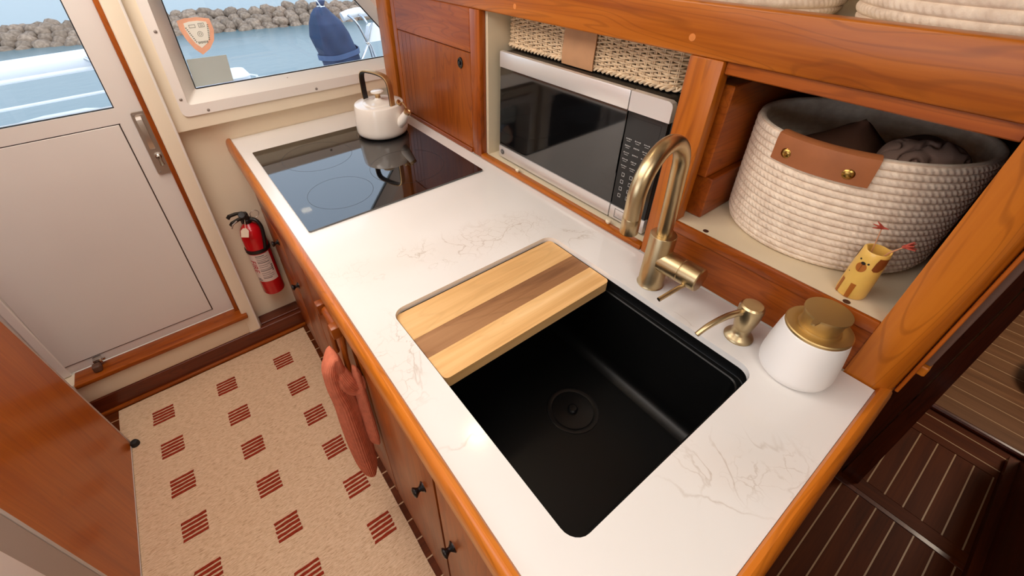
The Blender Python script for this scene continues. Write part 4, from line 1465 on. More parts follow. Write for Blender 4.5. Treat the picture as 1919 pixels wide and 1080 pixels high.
# ---------------------------------------------------------------- rope baskets
def rope_basket(name, label, c, z0, z1, b0, b1, rot, coils, group=None, twist=110, nth=880):
    """b0,b1: (semi axis across, semi axis along) at base and rim; rot of the long axis"""
    th = thing(name, (c[0], c[1], z0), label, 'basket', group)
    bm = bmesh.new()
    ca, sa_ = math.cos(rot), math.sin(rot)
    per = 7
    rs = []
    tot = coils*per
    def pt(a, ra, rb_, off, z):
        u, v = ra*math.cos(a), rb_*math.sin(a)
        nn = Vector((math.cos(a)/ra, math.sin(a)/rb_)).normalized()
        u += nn.x*off
        v += nn.y*off
        return Vector((c[0]+u*ca-v*sa_, c[1]+u*sa_+v*ca, z))
    pitch = (z1-z0)/coils
    for k in range(tot+1):
        f = k/tot
        g = f+0.0
        ease = 1-(1-min(1, f/0.12))**2
        ra = b0[0]+(b1[0]-b0[0])*(f**0.8)-0.008*(1-ease)
        rb_ = b0[1]+(b1[1]-b0[1])*(f**0.8)-0.008*(1-ease)
        ph_ = (k % per)/per
        cr = math.sqrt(max(0, 1-(2*ph_-1)**2)) if k < tot else 0
        ring = []
        ci = k//per
        for i in range(nth):
            a = 2*PI*i/nth
            tw = 0.0008*math.sin(twist*a+6.5*(ph_-0.5)+ci*2.4)*cr
            ring.append(pt(a, ra, rb_, 0.0042*cr-0.0042+tw, z0+pitch*k/per))
        rs.append(ring)
    # rim and inner wall
    for (o_, dz) in ((-0.002, 0.0035), (-0.007, 0.0045), (-0.012, 0.002)):
        rs.append([pt(2*PI*i/nth, b1[0], b1[1], o_, z1+dz) for i in range(nth)])
    inn = coils
    for k in range(inn*3, -1, -1):
        f = k/(inn*3)
        cr = abs(math.sin(PI*k/3.0*1.0))
        ra = b0[0]+(b1[0]-b0[0])*(f**0.8)
        rb_ = b0[1]+(b1[1]-b0[1])*(f**0.8)
        rs.append([pt(2*PI*i/nth, ra, rb_, -0.0135-0.002*(k % 3 == 1), z0+0.006+(z1-z0-0.006)*f) for i in range(nth)])
    rings(bm, rs)
    obj('coiled_wall', bm, 'rope', th, angle=80)
    return th, pt

BC = (0.966, 0.188)
RZ = 1.247
big_b, bpt = rope_basket('rope_basket', 'large cream rope basket with brown leather handle in the open cubby', BC, 1.0385, RZ, (0.150, 0.166), (0.151, 0.172), math.radians(28), 17)
# leather handle folded over its rim
def handle_strip(a0, a1, zlow, off, n=18):
    bm = bmesh.new()
    rs = []
    z1 = RZ
    for i in range(n+1):
        a = a0+(a1-a0)*i/n
        def q(z, o_):
            f = max(0, min(1, (z-1.0385)/(RZ-1.0385)))
            return bpt(a, 0.150+0.001*f**0.8, 0.166+0.006*f**0.8, o_, z)
        out_ = [q(zlow, off), q(zlow+0.02, off), q(z1-0.008, off+0.0004), q(z1+0.004, off-0.001), q(z1+0.0085, -0.004), q(z1+0.0075, -0.012), q(z1-0.002, -0.0175), q(z1-0.035, -0.0185)]
        in_ = [q(z1-0.035, -0.0165), q(z1-0.002, -0.0155), q(z1+0.005, -0.0105), q(z1+0.006, -0.004), q(z1+0.002, off-0.0035), q(z1-0.008, off-0.0025), q(zlow+0.02, off-0.0025), q(zlow, off-0.0025)]
        rs.append(out_+in_)
    return rings(bm, rs)
def bang(x, y):
    dx, dy = x-BC[0], y-BC[1]
    r_ = math.radians(28)
    u, v = math.cos(r_)*dx+math.sin(r_)*dy, -math.sin(r_)*dx+math.cos(r_)*dy
    return math.atan2(v/0.172, u/0.151) % (2*PI)
A0, A1 = bang(0.861, 0.248), bang(0.853, 0.140)
obj('leather_handle', handle_strip(A0, A1, 1.205, 0.0045), 'leather', big_b, angle=50)
for fr_a, zz in ((0.17, 1.223), (0.80, 1.221)):
    a = A0+(A1-A0)*fr_a
    p0 = bpt(a, 0.1508, 0.1712, 0.0043, zz)
    p1 = bpt(a, 0.1508, 0.1712, 0.0143, zz)
    obj('rivet', lathe(bmesh.new(), [(0.0086, 0), (0.0086, 0.0008), (0.0066, 0.0028), (0.0032, 0.0038), (0, 0.004)], p0, 20, p1-p0), 'rivet', big_b)

# things in the basket
def lump(c, sx, sy, sz, seed, amp=0.18, fold=6.0, n=40, rot=0.0):
    bm = bmesh.new()
    bmesh.ops.create_icosphere(bm, subdivisions=5, radius=1)
    for v in bm.verts:
        d = v.co.normalized()
        k = 1+amp*mnoise.noise(d*1.6+Vector((seed, 0, 0)))+amp*0.45*math.sin(fold*d.x+3*mnoise.noise(d*2.2+Vector((0, seed, 0))))*(1-abs(d.z)*0.3)
        v.co = Vector((d.x*sx*k, d.y*sy*k, d.z*sz*k))
    bm.transform(Matrix.Translation(c) @ Matrix.Rotation(rot, 4, 'Z'))
    return bm
# pillow with a raised corner
pl_ = bmesh.new()
n = 26
G_ = [[None]*(n+1) for _ in range(n+1)]
Hh = []
for side_ in (1, -1):
    g = []
    for j in range(n+1):
        row = []
        for i in range(n+1):
            u, v = 2*i/n-1, 2*j/n-1
            hgt = 0.042*max(0, (1-u**4))**0.7*max(0, (1-v**4))**0.7*side_
            pin = 1-0.10*(1-abs(u))*abs(v)**3
            pin2 = 1-0.10*(1-abs(v))*abs(u)**3
            row.append(Vector((u*0.088*pin2, v*0.088*pin, hgt+0.003*mnoise.noise(Vector((u*3, v*3, side_))))))
        g.append(row)
    Hh.append(g)
vA = [[pl_.verts.new(p_) for p_ in row] for row in Hh[0]]
vB = [[(vA[j][i] if i in (0, n) or j in (0, n) else pl_.verts.new(Hh[1][j][i])) for i in range(n+1)] for j in range(n+1)]
for V_ in (vA, vB):
    for j in range(n):
        for i in range(n):
            pl_.faces.new((V_[j][i], V_[j][i+1], V_[j+1][i+1], V_[j+1][i]))
pl_.transform(Matrix.Translation((0.985, 0.205, 1.158)) @ Euler((math.radians(12), math.radians(64), math.radians(12)), 'XYZ').to_matrix().to_4x4() @ Matrix.Rotation(math.radians(45), 4, 'Z'))
obj('pillow', pl_, 'pillow_brown', loc=(0.985, 0.205, 1.10), label='dark brown pillow with a raised corner inside the big rope basket', cat='pillow', angle=60)
ro = bmesh.new()
# loosely rolled, creased blanket
nu, nv = 96, 120
rs = []
ax_ = Vector((0.45, -0.89, 0.02)).normalized()
sd_ = Vector((0.89, 0.45, 0))
for k in range(nu+1):
    s_ = k/nu*2-1
    rr_ = math.sqrt(max(0.0, 1-abs(s_)**3.2))
    ring = []
    for i in range(nv):
        a = 2*PI*i/nv
        q_ = Vector((s_*2.2, math.cos(a), math.sin(a)))
        wv_ = mnoise.noise(q_*1.3)
        cre = abs(math.sin(3.2*a+2.6*s_+3.0*wv_))
        f = 1+0.10*wv_-0.22*(1-cre)**3
        ring.append(Vector((0.924, 0.100, 1.228))+ax_*(s_*0.056)+sd_*(0.040*rr_*f*math.cos(a))+Vector((0, 0, 0.036*rr_*f*math.sin(a))))
    rs.append(ring)
rings(ro, rs)
obj('rolled_blanket', ro, 'blanket', loc=(0.94, 0.09, 1.19), label='taupe blanket loosely rolled at the right side inside the big rope basket', cat='blanket', angle=60)
obj('folded_blanket', lump(Vector((0.975, 0.19, 1.09)), 0.115, 0.125, 0.045, 2.0, 0.10, 5), 'pillow_brown', loc=(0.975, 0.19, 1.05),
    label='dark blanket bundled low under the pillow inside the big rope basket', cat='blanket', angle=60)
obj('folded_blanket', lump(Vector((1.045, 0.12, 1.185)), 0.045, 0.05, 0.045, 5.0, 0.12, 6), 'blanket', loc=(1.045, 0.12, 1.14),
    label='grey brown blanket bundle behind the rolled one in the big rope basket', cat='blanket', angle=60)

# two baskets on the top shelf
rope_basket('rope_basket', 'smaller cream rope basket at the left on the top shelf', (0.945, 0.452), 1.4085, 1.60, (0.118, 0.150), (0.128, 0.160), 0.0, 13, 'rope baskets on the top shelf', twist=96, nth=700)
rope_basket('rope_basket', 'cream rope basket at the right on the top shelf above the cubby', (0.945, 0.115), 1.4085, 1.62, (0.125, 0.160), (0.135, 0.172), 0.0, 14, 'rope baskets on the top shelf', twist=100, nth=720)

# ---------------------------------------------------------------- dog faced vase with two sticks
VX, VY = 0.806, 0.072
VZ = 1.0377
dv_ = thing('dog_vase', (VX, VY, VZ), 'small yellow ceramic vase painted with a dog face in front of the rope basket', 'vase')
def vr(z):
    t_ = (z-VZ)/0.088
    return 0.0208+0.0006*math.sin(PI*t_)-0.0030*max(0, t_)**1.5
prof = [(0.018, VZ), (0.0200, VZ+0.0012)]+[(vr(VZ+0.004+0.084*i/10), VZ+0.004+0.084*i/10) for i in range(11)]
prof += [(vr(VZ+0.088)-0.0008, VZ+0.0893), (vr(VZ+0.088)-0.0026, VZ+0.0888), (vr(VZ+0.08)-0.0032, VZ+0.075), (0.0165, VZ+0.02), (0.0, VZ+0.018)]
vb = lathe(bmesh.new(), prof, (VX, VY, 0), 44)
for v in vb.verts:       # the ear tip rises from the rim
    if v.co.z > VZ+0.082:
        a = math.atan2(v.co.y-VY, v.co.x-VX)
        for a_e, hgt in ((math.radians(118), 0.0055), (math.radians(-62), 0.003)):
            d_ = (a-a_e+PI) % (2*PI)-PI
            v.co.z += hgt*math.exp(-(d_/0.30)**2)
obj('body', vb, 'cup_yellow', dv_)
FA = math.radians(180-13)
def vpatch(name, u0, z0, poly, mat, lift=0.0004):
    """poly in mm about (arc u to the viewer's right, height z)"""
    def fn(a, b_, h):
        z = VZ+z0+b_/1000
        r_ = vr(z)
        an = FA+(u0+a)/1000/r_
        return (VX+(r_+h)*math.cos(an), VY+(r_+h)*math.sin(an), z)
    t = bmesh.new()
    vs_ = [t.verts.new((a, b_, 0)) for a, b_ in poly]
    for i in range(len(vs_)):
        t.edges.new((vs_[i], vs_[(i+1) % len(vs_)]))
    bmesh.ops.triangle_fill(t, use_beauty=True, edges=list(t.edges))
    bmesh.ops.subdivide_edges(t, edges=list(t.edges), cuts=3, use_grid_fill=True)
    bmesh.ops.triangulate(t, faces=list(t.faces))
    for v in t.verts:
        v.co = Vector(fn(v.co.x, v.co.y, lift))
    return obj(name, t, mat, dv_)
def ell(cx_, cy_, rx, ry, n=18):
    return [(cx_+rx*math.cos(2*PI*i/n), cy_+ry*math.sin(2*PI*i/n)) for i in range(n)]
vpatch('eye', -6.4, 0.0735, ell(0, 0, 1.5, 1.7, 12), 'ink')
vpatch('eye', 6.2, 0.0705, ell(0, 0, 1.5, 1.7, 12), 'ink')
vpatch('muzzle', 0, 0.061, ell(0, 0, 7.2, 8.4), 'cup_brown')
vpatch('muzzle_line', 0, 0.057, [(-0.45, -4), (0.45, -4), (0.45, 9), (-0.45, 9)], 'cup_dark', 0.0006)
vpatch('nose', 0.3, 0.0695, ell(0, 0, 2.9, 2.6, 14), 'ink', 0.0016)
vpatch('ear', 20, 0.072, [(-7, -9), (-3, -12.5), (3, -12), (8, -6), (10, 2), (10, 11), (-5, 12), (-6.5, 4)], 'cup_dark', 0.0006)
vpatch('ear', -27, 0.074, [(-7, -9), (-1, -11), (4, -7), (6, 3), (4, 10), (-8, 10)], 'cup_dark', 0.0006)
vpatch('leg_stripe', -13.5, 0.016, [(-3, -15), (2.2, -15), (3.2, 14), (-2.6, 15)], 'cup_brown', 0.0006)
vpatch('leg_stripe', 5.0, 0.018, [(-3, -16), (3, -16), (3.4, 12), (-3.6, 12)], 'cup_brown', 0.0006)
vpatch('spot', -12, 0.045, ell(0, 0, 1, 1, 10), 'ink')
def flower(bm, c, d, s_):
    d = Vector(d).normalized()
    a = d.orthogonal().normalized()
    b_ = d.cross(a)
    for k in range(5):
        an = 2*PI*k/5
        o_ = (a*math.cos(an)+b_*math.sin(an))
        tube(bm, [Vector(c), Vector(c)+d*0.004*s_+o_*0.003*s_, Vector(c)+d*0.009*s_+o_*0.0055*s_], lambda t_: 0.0022*s_*(1-0.75*t_), 6)
    lathe(bm, [(0.0012*s_, -0.003*s_), (0.0028*s_, 0), (0.0018*s_, 0.003*s_)], c, 10, d)
s1 = thing('flower_stick', (VX+0.004, VY, VZ+0.02), 'upright thin stick with a small red tip in the dog vase', 'stick')
e1 = Vector((VX+0.008, VY+0.012, VZ+0.121))
obj('stem', tube(bmesh.new(), [(VX+0.003, VY-0.002, VZ+0.0188), e1], 0.0007, 6), 'stick', s1)
f1 = bmesh.new()
flower(f1, e1, (-0.5, 0.75, 0.35), 1.1)
tube(f1, [e1+Vector((0, 0.001, 0)), e1+Vector((0.001, -0.008, 0.001))], lambda t_: 0.0026*(1-t_*0.8), 8)
obj('tip', f1, 'coral_red', s1)
s2_ = thing('flower_stick', (VX+0.004, VY-0.004, VZ+0.02), 'slanted stick with a red flower tip leaning right out of the dog vase', 'stick')
e2 = Vector((VX+0.008, VY-0.024, VZ+0.106))
obj('stem', tube(bmesh.new(), [(VX-0.002, VY+0.008, VZ+0.0192), (VX+0.004, VY-0.0125, VZ+0.0895), e2], 0.0011, 6), 'stick', s2_)
f2 = bmesh.new()
flower(f2, e2, (0.1, -0.85, 0.5), 1.25)
obj('tip', f2, 'coral_red', s2_)

# ---------------------------------------------------------------- towel
tw = bmesh.new()
def ribbed(bm, secs, nth=150, ribs=34, amp=0.0013, seed=0.0):
    P = []
    for i in range(len(secs)-1):
        for k in range(6):
            t_ = k/6
            q = [secs[i][j]*(1-t_)+secs[i+1][j]*t_ for j in range(6)]
            P.append(q)
    P.append(list(secs[-1]))
    # smooth
    for _ in range(3):
        P = [P[0]]+[[(P[i-1][j]+2*P[i][j]+P[i+1][j])/4 for j in range(6)] for i in range(1, len(P)-1)]+[P[-1]]
    rs = []
    for i, (x, y, z, hx, hy, tw_) in enumerate(P):
        ring = []
        for k in range(nth):
            a = 2*PI*k/nth
            fold = 0.13*math.sin(2*a+1.1+seed)+0.10*math.sin(3*a+seed*2+z*5)
            f = 1+fold
            rbm = amp*math.sin(ribs*a+0.5*math.sin(z*40+seed))*min(1, hx/0.02)
            c_, s_ = math.cos(a), math.sin(a)
            u = (hx*f+rbm)*c_
            v = (hy*f+rbm)*s_
            ring.append(Vector((x+u*math.cos(tw_)-v*math.sin(tw_), y+u*math.sin(tw_)+v*math.cos(tw_), z+0.0006*math.sin(a*9+z*90))))
        rs.append(ring)
    return rings(bm, rs)
ribbed(tw, [(0.095, 0.738, 0.748, 0.003, 0.026, 0), (0.093, 0.738, 0.746, 0.008, 0.030, 0), (0.089, 0.738, 0.738, 0.014, 0.033, 0.05), (0.083, 0.738, 0.715, 0.021, 0.036, 0.1), (0.080, 0.737, 0.65, 0.023, 0.037, 0.2),
            (0.084, 0.736, 0.58, 0.025, 0.038, 0.3), (0.084, 0.735, 0.49, 0.029, 0.039, 0.35), (0.084, 0.735, 0.37, 0.029, 0.039, 0.35), (0.086, 0.735, 0.26, 0.0255, 0.036, 0.3), (0.087, 0.735, 0.212, 0.020, 0.030, 0.3), (0.087, 0.735, 0.198, 0.010, 0.018, 0.3), (0.087, 0.735, 0.196, 0.002, 0.004, 0.3)])
tower = thing('hand_towel', (0.10, 0.735, 0.70), 'coral ribbed hand towel looped over the wooden towel holder', 'towel')
obj('front_fold', tw, 'towel', tower, angle=80)
t2 = bmesh.new()
ribbed(t2, [(0.126, 0.712, 0.70, 0.004, 0.010, 0), (0.127, 0.708, 0.68, 0.009, 0.014, 0), (0.1235, 0.706, 0.60, 0.0115, 0.018, 0.1), (0.122, 0.705, 0.50, 0.0125, 0.021, 0.1),
            (0.121, 0.705, 0.42, 0.0125, 0.022, 0.1), (0.121, 0.705, 0.385, 0.010, 0.019, 0.1), (0.121, 0.705, 0.376, 0.003, 0.008, 0.1)], 100, 24, 0.0010, 1.7)
obj('back_fold', t2, 'towel', tower, angle=80)
t3 = bmesh.new()
def ribtube(bm, path, rad, ribs=26, nth=130, amp=0.0012):
    F = frames([Vector(q) for q in path])
    rs = []
    for i, (p_, N_, B_) in enumerate(F):
        t_ = i/(len(F)-1)
        r_ = rad(t_)
        ring = []
        for k in range(nth):
            a = 2*PI*k/nth
            rr_ = r_*(1+0.10*math.sin(3*a+4*t_)+0.06*math.sin(5*a-6*t_))+amp*math.sin(ribs*a)*min(1, r_/0.01)
            ring.append(p_+N_*rr_*math.cos(a)*0.8+B_*rr_*math.sin(a)*1.15)
        rs.append(ring)
    return rings(bm, rs)
ribtube(t3, catmull([(0.083, 0.742, 0.728), (0.093, 0.722, 0.700), (0.101, 0.711, 0.668), (0.110, 0.710, 0.640), (0.119, 0.709, 0.632), (0.125, 0.708, 0.648), (0.128, 0.708, 0.67)], 7), lambda t_: 0.0165*math.sin(PI*min(0.97, 0.06+0.86*t_))**0.45)
obj('loop', t3, 'towel', tower, angle=80)

# ---------------------------------------------------------------- fire extinguisher
EX, EY = 0.078, 1.711
fe = thing('fire_extinguisher', (EX, EY, 0.245), 'red fire extinguisher with white label strapped to the cream wall', 'fire extinguisher')
er2 = 0.0445
obj('cylinder', lathe(bmesh.new(), [(0.036, 0.2455), (0.042, 0.249), (er2, 0.256), (er2, 0.535), (0.043, 0.555), (0.0375, 0.575), (0.028, 0.590), (0.018, 0.598), (0.015, 0.602), (0.015, 0.606)], (EX, EY, 0), 48), 'red_paint', fe)
def cylpatch(bm, a0, a1, z0, z1, off, n=14, m=1):
    r0, r1 = er2+0.0001, er2+off
    rs = []
    for i in range(n+1):
        a = a0+(a1-a0)*i/n
        rs.append([(EX+r_*math.cos(a), EY+r_*math.sin(a), z) for r_, z in ((r0, z0), (r1, z0), (r1, z1), (r0, z1))])
    return rings(bm, rs)
lab0, lab1 = math.radians(-170), math.radians(-50)
lb = obj('label', cylpatch(bmesh.new(), lab0, lab1, 0.325, 0.468, 0.0006), 'label_white', fe, label='white paper label with red and grey print')
def cyl_text(txt, size, a_c, z_c, vertical, mat, parent):
    cu = bpy.data.curves.new('lettering', 'FONT')
    cu.body = txt
    cu.size = size
    cu.align_x = 'CENTER'
    cu.align_y = 'CENTER'
    cu.extrude = 0.0002
    to = bpy.data.objects.new('lettering', cu)
    COL.objects.link(to)
    dg = bpy.context.evaluated_depsgraph_get()
    me = bpy.data.meshes.new_from_object(to.evaluated_get(dg))
    bpy.data.objects.remove(to)
    bm = bmesh.new()
    bm.from_mesh(me)
    bpy.data.meshes.remove(me)
    bmesh.ops.subdivide_edges(bm, edges=[e for e in bm.edges if e.calc_length() > 0.006], cuts=2)
    for v in bm.verts:
        a, b_ = v.co.x, v.co.y
        if vertical: a, b_ = b_, -a
        an = a_c+a/er2
        r_ = er2+0.0009+v.co.z
        v.co = Vector((EX+r_*math.cos(an), EY+r_*math.sin(an), z_c+b_))
    return obj('lettering', bm, mat, parent, kind='stuff')
cyl_text('FIRE', 0.036, math.radians(-150), 0.405, True, 'print_red', lb)
tx = bmesh.new()
for k, z in enumerate((0.458, 0.450, 0.440, 0.432, 0.424, 0.412, 0.402, 0.390, 0.382, 0.370, 0.360, 0.350, 0.342)):
    cylpatch(tx, math.radians(-124), math.radians(-124+(58 if k % 3 else 44)), z, z+0.0016+(0.0014 if k % 4 == 0 else 0), 0.0012, 8)
for k in range(4):
    cylpatch(tx, math.radians(-66), math.radians(-58), 0.372+0.009*k, 0.378+0.009*k, 0.0012, 3)
cylpatch(tx, math.radians(-160), math.radians(-134), 0.332, 0.336, 0.0012, 4)
cylpatch(tx, math.radians(-160), math.radians(-140), 0.340, 0.343, 0.0012, 4)
obj('small_print', tx, 'print_grey', lb, kind='stuff')
stp = bmesh.new()
cylpatch(stp, math.radians(-215), math.radians(35), 0.474, 0.489, 0.0035, 36)
obj('bracket_strap', stp, 'black_plastic', fe)
obj('bracket_back', B(EX-0.02, EX+0.02, EY+er2*0.9, 1.7575, 0.30, 0.60, 0.002, 1), 'black_plastic', fe)
vh = bmesh.new()
lathe(vh, [(0.0165, 0.602), (0.0185, 0.606), (0.0185, 0.618), (0.013, 0.624), (0.012, 0.640), (0.010, 0.646)], (EX, EY, 0), 24)
box(vh, EX-0.012, EX+0.012, EY-0.02, EY+0.012, 0.622, 0.638, 0.003, 2)
vh_ = obj('valve_body', vh, 'black_plastic', fe)
obj('pressure_gauge', lathe(bmesh.new(), [(0.0125, 0), (0.0135, 0.003), (0.0135, 0.010), (0.0115, 0.012), (0, 0.0115)], (EX-0.008, EY-0.018, 0.648), 24, (-0.25, -0.75, 0.6)), 'black_plastic', fe)
hnd = bmesh.new()
for zz, ang in ((0.630, 0.05), (0.650, 0.30)):
    tube(hnd, [(EX-0.005, EY-0.004, zz), (EX-0.028, EY-0.012, zz+0.028*ang), (EX-0.052, EY-0.020, zz+0.05*ang-0.004), (EX-0.060, EY-0.022, zz+0.05*ang-0.012)], 1.0,
         sec=[(0.0035, 0.008), (-0.0035, 0.008), (-0.0035, -0.008), (0.0035, -0.008)], up=(0, 0, 1))
obj('squeeze_handle', hnd, 'black_plastic', fe)
obj('handle_edge', tube(bmesh.new(), [(EX-0.034, EY-0.023, 0.633), (EX-0.053, EY-0.029, 0.626), (EX-0.060, EY-0.031, 0.612)], 0.0028, 8), 'satin_steel', fe)
hs_ = bmesh.new()
tube(hs_, catmull([(EX+0.012, EY-0.012, 0.618), (EX+0.030, EY-0.026, 0.612), (EX+0.038, EY-0.034, 0.585), (EX+0.034, EY-0.040, 0.545), (EX+0.026, EY-0.0425, 0.505), (EX+0.022, EY-0.0445, 0.492)], 6), lambda t_: 0.0075-0.001*t_, 12)
obj('hose', hs_, 'black_plastic', fe)
obj('pull_ring', tube(bmesh.new(), [(EX+0.034+0.016*math.cos(2*PI*i/24), EY-0.012, 0.634+0.016*math.sin(2*PI*i/24)) for i in range(24)], 0.0013, 6, closed=True), 'satin_steel', fe)
tg = bmesh.new()
tgp = [(-0.013, -0.034), (0.013, -0.034), (0.014, -0.008), (0.006, 0.002), (-0.006, 0.002), (-0.014, -0.008)]
slab(tg, tgp, [], -0.0004, 0.0004, flat)
tg.transform(Matrix.Translation((EX-0.020, EY-0.050, 0.606)) @ Euler((math.radians(70), math.radians(14), math.radians(-18)), 'XYZ').to_matrix().to_4x4())
tag_ = obj('tag', tg, 'tag_paper', fe, label='small cream paper inspection tag')
obj('tag_string', tube(bmesh.new(), [(EX-0.018, EY-0.050, 0.606), (EX-0.010, EY-0.030, 0.622), (EX-0.006, EY-0.016, 0.628)], 0.0009, 6), 'tag_paper', fe)

# ---------------------------------------------------------------- outside: deck, gear, water, breakwater
obj('cockpit_deck', B(-3.0, 3.2, 1.82, 4.3, 0.22, 0.30), 'boat_deck', loc=(0, 3, 0.26), kind='structure')
cm = bmesh.new()
cpts = []
for i in range(25):
    x = -0.95+1.5*i/24
    zt = 1.003+0.007*math.sin(x*17+0.9)+0.003*math.sin(x*41)
    cpts.append((x, zt))
rs = []
for x, zt in cpts:
    rs.append([(x, 2.12, 0.3), (x, 2.12, zt-0.012), (x, 2.125, zt-0.003), (x, 2.135, zt), (x, 2.19, zt-0.002), (x, 2.20, zt-0.014), (x, 2.20, 0.3)])
rings(cm, rs)
obj('cockpit_coaming', cm, 'gelcoat', loc=(-0.2, 2.16, 0.3), label='white curved cockpit coaming low outside the door glass', cat='coaming')
tbr = thing('white_tender', (-0.5, 2.6, 0.3), 'white inflatable tender tube crossing outside the door glass', 'dinghy')
def bar_pts(x):
    return Vector((x, 2.6, 1.090+0.012*math.sin((x+0.6)*2.2)))
obj('tube', tube(bmesh.new(), [bar_pts(-1.6+1.62*i/24) for i in range(25)]+[bar_pts(0.08), bar_pts(0.13)], lambda t_: 0.038 if t_ < 0.93 else 0.038*math.sqrt(max(0.02, 1-((t_-0.93)/0.07)**2)), 24), 'gelcoat', tbr)
obj('rub_strake', tube(bmesh.new(), [bar_pts(-1.6+1.6*i/24)+Vector((0, -0.024, -0.033)) for i in range(25)], 0.010, 10), 'vinyl_white', tbr)
obj('support', B(-1.4, -1.3, 2.58, 2.62, 0.3005, 1.04, 0.004, 1), 'gelcoat', tbr)
obj('support', B(0.02, 0.06, 2.58, 2.62, 0.3005, 1.05, 0.004, 1), 'gelcoat', tbr)
bd = bmesh.new()
tube(bd, catmull([(-0.22, 2.55, 1.11), (-0.17, 2.53, 1.07), (-0.10, 2.52, 1.0), (-0.06, 2.52, 0.90), (-0.05, 2.52, 0.6), (-0.05, 2.52, 0.302)], 6), 0.008, 10)
obj('stanchion', bd, 'stainless_tube', tbr)
# low white rail line behind the coaming
obj('deck_rail', tube(bmesh.new(), [(-1.4, 2.45, 0.972), (-0.6, 2.45, 0.985), (-0.2, 2.45, 0.993), (0.25, 2.45, 1.0), (0.40, 2.45, 0.95), (0.42, 2.45, 0.302)], 0.006, 10), 'vinyl_white', loc=(-0.5, 2.45, 0.3),
    label='thin white rail running low behind the cockpit coaming', cat='rail')
obj('deck_box', slab(bmesh.new(), rrect(0.10, 0.342, 2.215, 2.42, 0.04, 5), [], 0.3005, 1.009, flat), 'gelcoat', loc=(0.22, 2.2, 0.3), label='white moulded deck box just behind the grey window placard', cat='box')

# navy covered outboard on the rail
cv = thing('covered_outboard', (1.0, 3.0, 0.3), 'navy canvas cover tied with white cord over gear outside the window', 'cover')
sec = [(0.301, 1.06, 0.11, 0.10), (0.60, 1.045, 0.115, 0.11), (0.80, 1.030, 0.122, 0.115), (0.87, 1.02, 0.124, 0.118), (0.98, 0.99, 0.122, 0.115), (1.05, 0.977, 0.098, 0.10), (1.10, 0.962, 0.062, 0.07), (1.128, 0.962, 0.038, 0.045), (1.14, 0.965, 0.017, 0.02), (1.152, 0.968, 0.024, 0.024), (1.168, 0.972, 0.026, 0.022), (1.172, 0.973, 0.006, 0.006)]
P = []
for i in range(len(sec)-1):
    for k in range(8):
        t_ = k/8
        P.append([sec[i][j]*(1-t_)+sec[i+1][j]*t_ for j in range(4)])
P.append(list(sec[-1]))
rs = []
for z, x, hx, hy in P:
    ring = []
    for k in range(64):
        a = 2*PI*k/64
        f = 1+0.05*math.sin(5*a+z*6)+0.06*mnoise.noise(Vector((math.cos(a)*1.5, math.sin(a)*1.5, z*6)))
        ring.append((x+hx*f*math.cos(a), 3.0+hy*f*math.sin(a), z))
    rs.append(ring)
obj('canvas', rings(bmesh.new(), rs), 'navy_canvas', cv, angle=70)
bnd = bmesh.new()
rs = []
for zz, o_ in ((0.850, 1.0), (0.850, 1.045), (0.880, 1.05), (0.880, 1.0)):
    rs.append([(1.022+0.1265*o_*math.cos(2*PI*k/64)*(1+0.05*math.sin(5*2*PI*k/64+zz*6)), 3.0+0.119*o_*math.sin(2*PI*k/64)*(1+0.05*math.sin(5*2*PI*k/64+zz*6)), zz+0.012*math.cos(2*PI*k/64)) for k in range(64)])
obj('strap', rings(bnd, rs, True, False, False), 'navy_band', cv)
cd2 = bmesh.new()
tube(cd2, [(0.965+0.020*math.cos(2*PI*i/20), 3.0+0.022*math.sin(2*PI*i/20), 1.139+0.003*math.sin(4*PI*i/20)) for i in range(20)], 0.004, 8, closed=True)
tube(cd2, catmull([(0.958, 2.978, 1.139), (0.962, 2.968, 1.12), (0.966, 2.950, 1.10)], 5), 0.0035, 8)
tube(cd2, catmull([(0.958, 2.978, 1.140), (0.945, 2.975, 1.165), (0.93, 2.972, 1.178)], 5), 0.0035, 8)
obj('tie_cord', cd2, 'white_rope', cv)

# folding deck chair
fc2 = thing('deck_chair', (1.2, 3.0, 0.3), 'white folding deck chair with stainless legs beside the navy cover', 'chair')
obj('seat', slab(bmesh.new(), [(1.205, 0.905), (1.36, 0.905), (1.36, 1.005), (1.255, 1.012), (1.238, 1.0)], [], 2.955, 3.0, upright), 'vinyl_white', fc2)
obj('back_roll', tube(bmesh.new(), [(1.115, 3.08, 1.052), (1.16, 3.08, 1.064), (1.22, 3.08, 1.070), (1.30, 3.08, 1.066)], 0.028, 14), 'vinyl_white', fc2)
def leg(pts_, r_=0.0075):
    obj('leg', tube(bmesh.new(), catmull(pts_, 6), r_, 10), 'stainless_tube', fc2)
leg([(1.135, 3.02, 1.068), (1.150, 2.99, 1.05), (1.172, 2.965, 1.01), (1.203, 2.945, 0.915), (1.222, 2.94, 0.83), (1.25, 2.94, 0.50), (1.262, 2.94, 0.301)])
leg([(1.262, 2.95, 1.02), (1.235, 2.94, 0.97), (1.201, 2.93, 0.90), (1.135, 2.90, 0.83), (1.09, 2.875, 0.79), (1.04, 2.86, 0.55), (1.02, 2.85, 0.301)])
leg([(1.222, 3.06, 1.058), (1.236, 3.03, 1.045), (1.246, 3.0, 1.012)], 0.008)
leg([(1.215, 2.95, 0.90), (1.235, 2.95, 0.86), (1.32, 2.96, 0.55), (1.36, 2.96, 0.301)])
leg([(1.35, 2.955, 0.905), (1.40, 2.97, 0.6), (1.42, 2.97, 0.301)])
cl = bmesh.new()
lathe(cl, [(0.006, -0.014), (0.010, -0.012), (0.010, 0.012), (0.006, 0.014)], (1.203, 2.932, 0.905), 14, (0, 1, 0))
obj('hinge', cl, 'satin_steel', fc2)
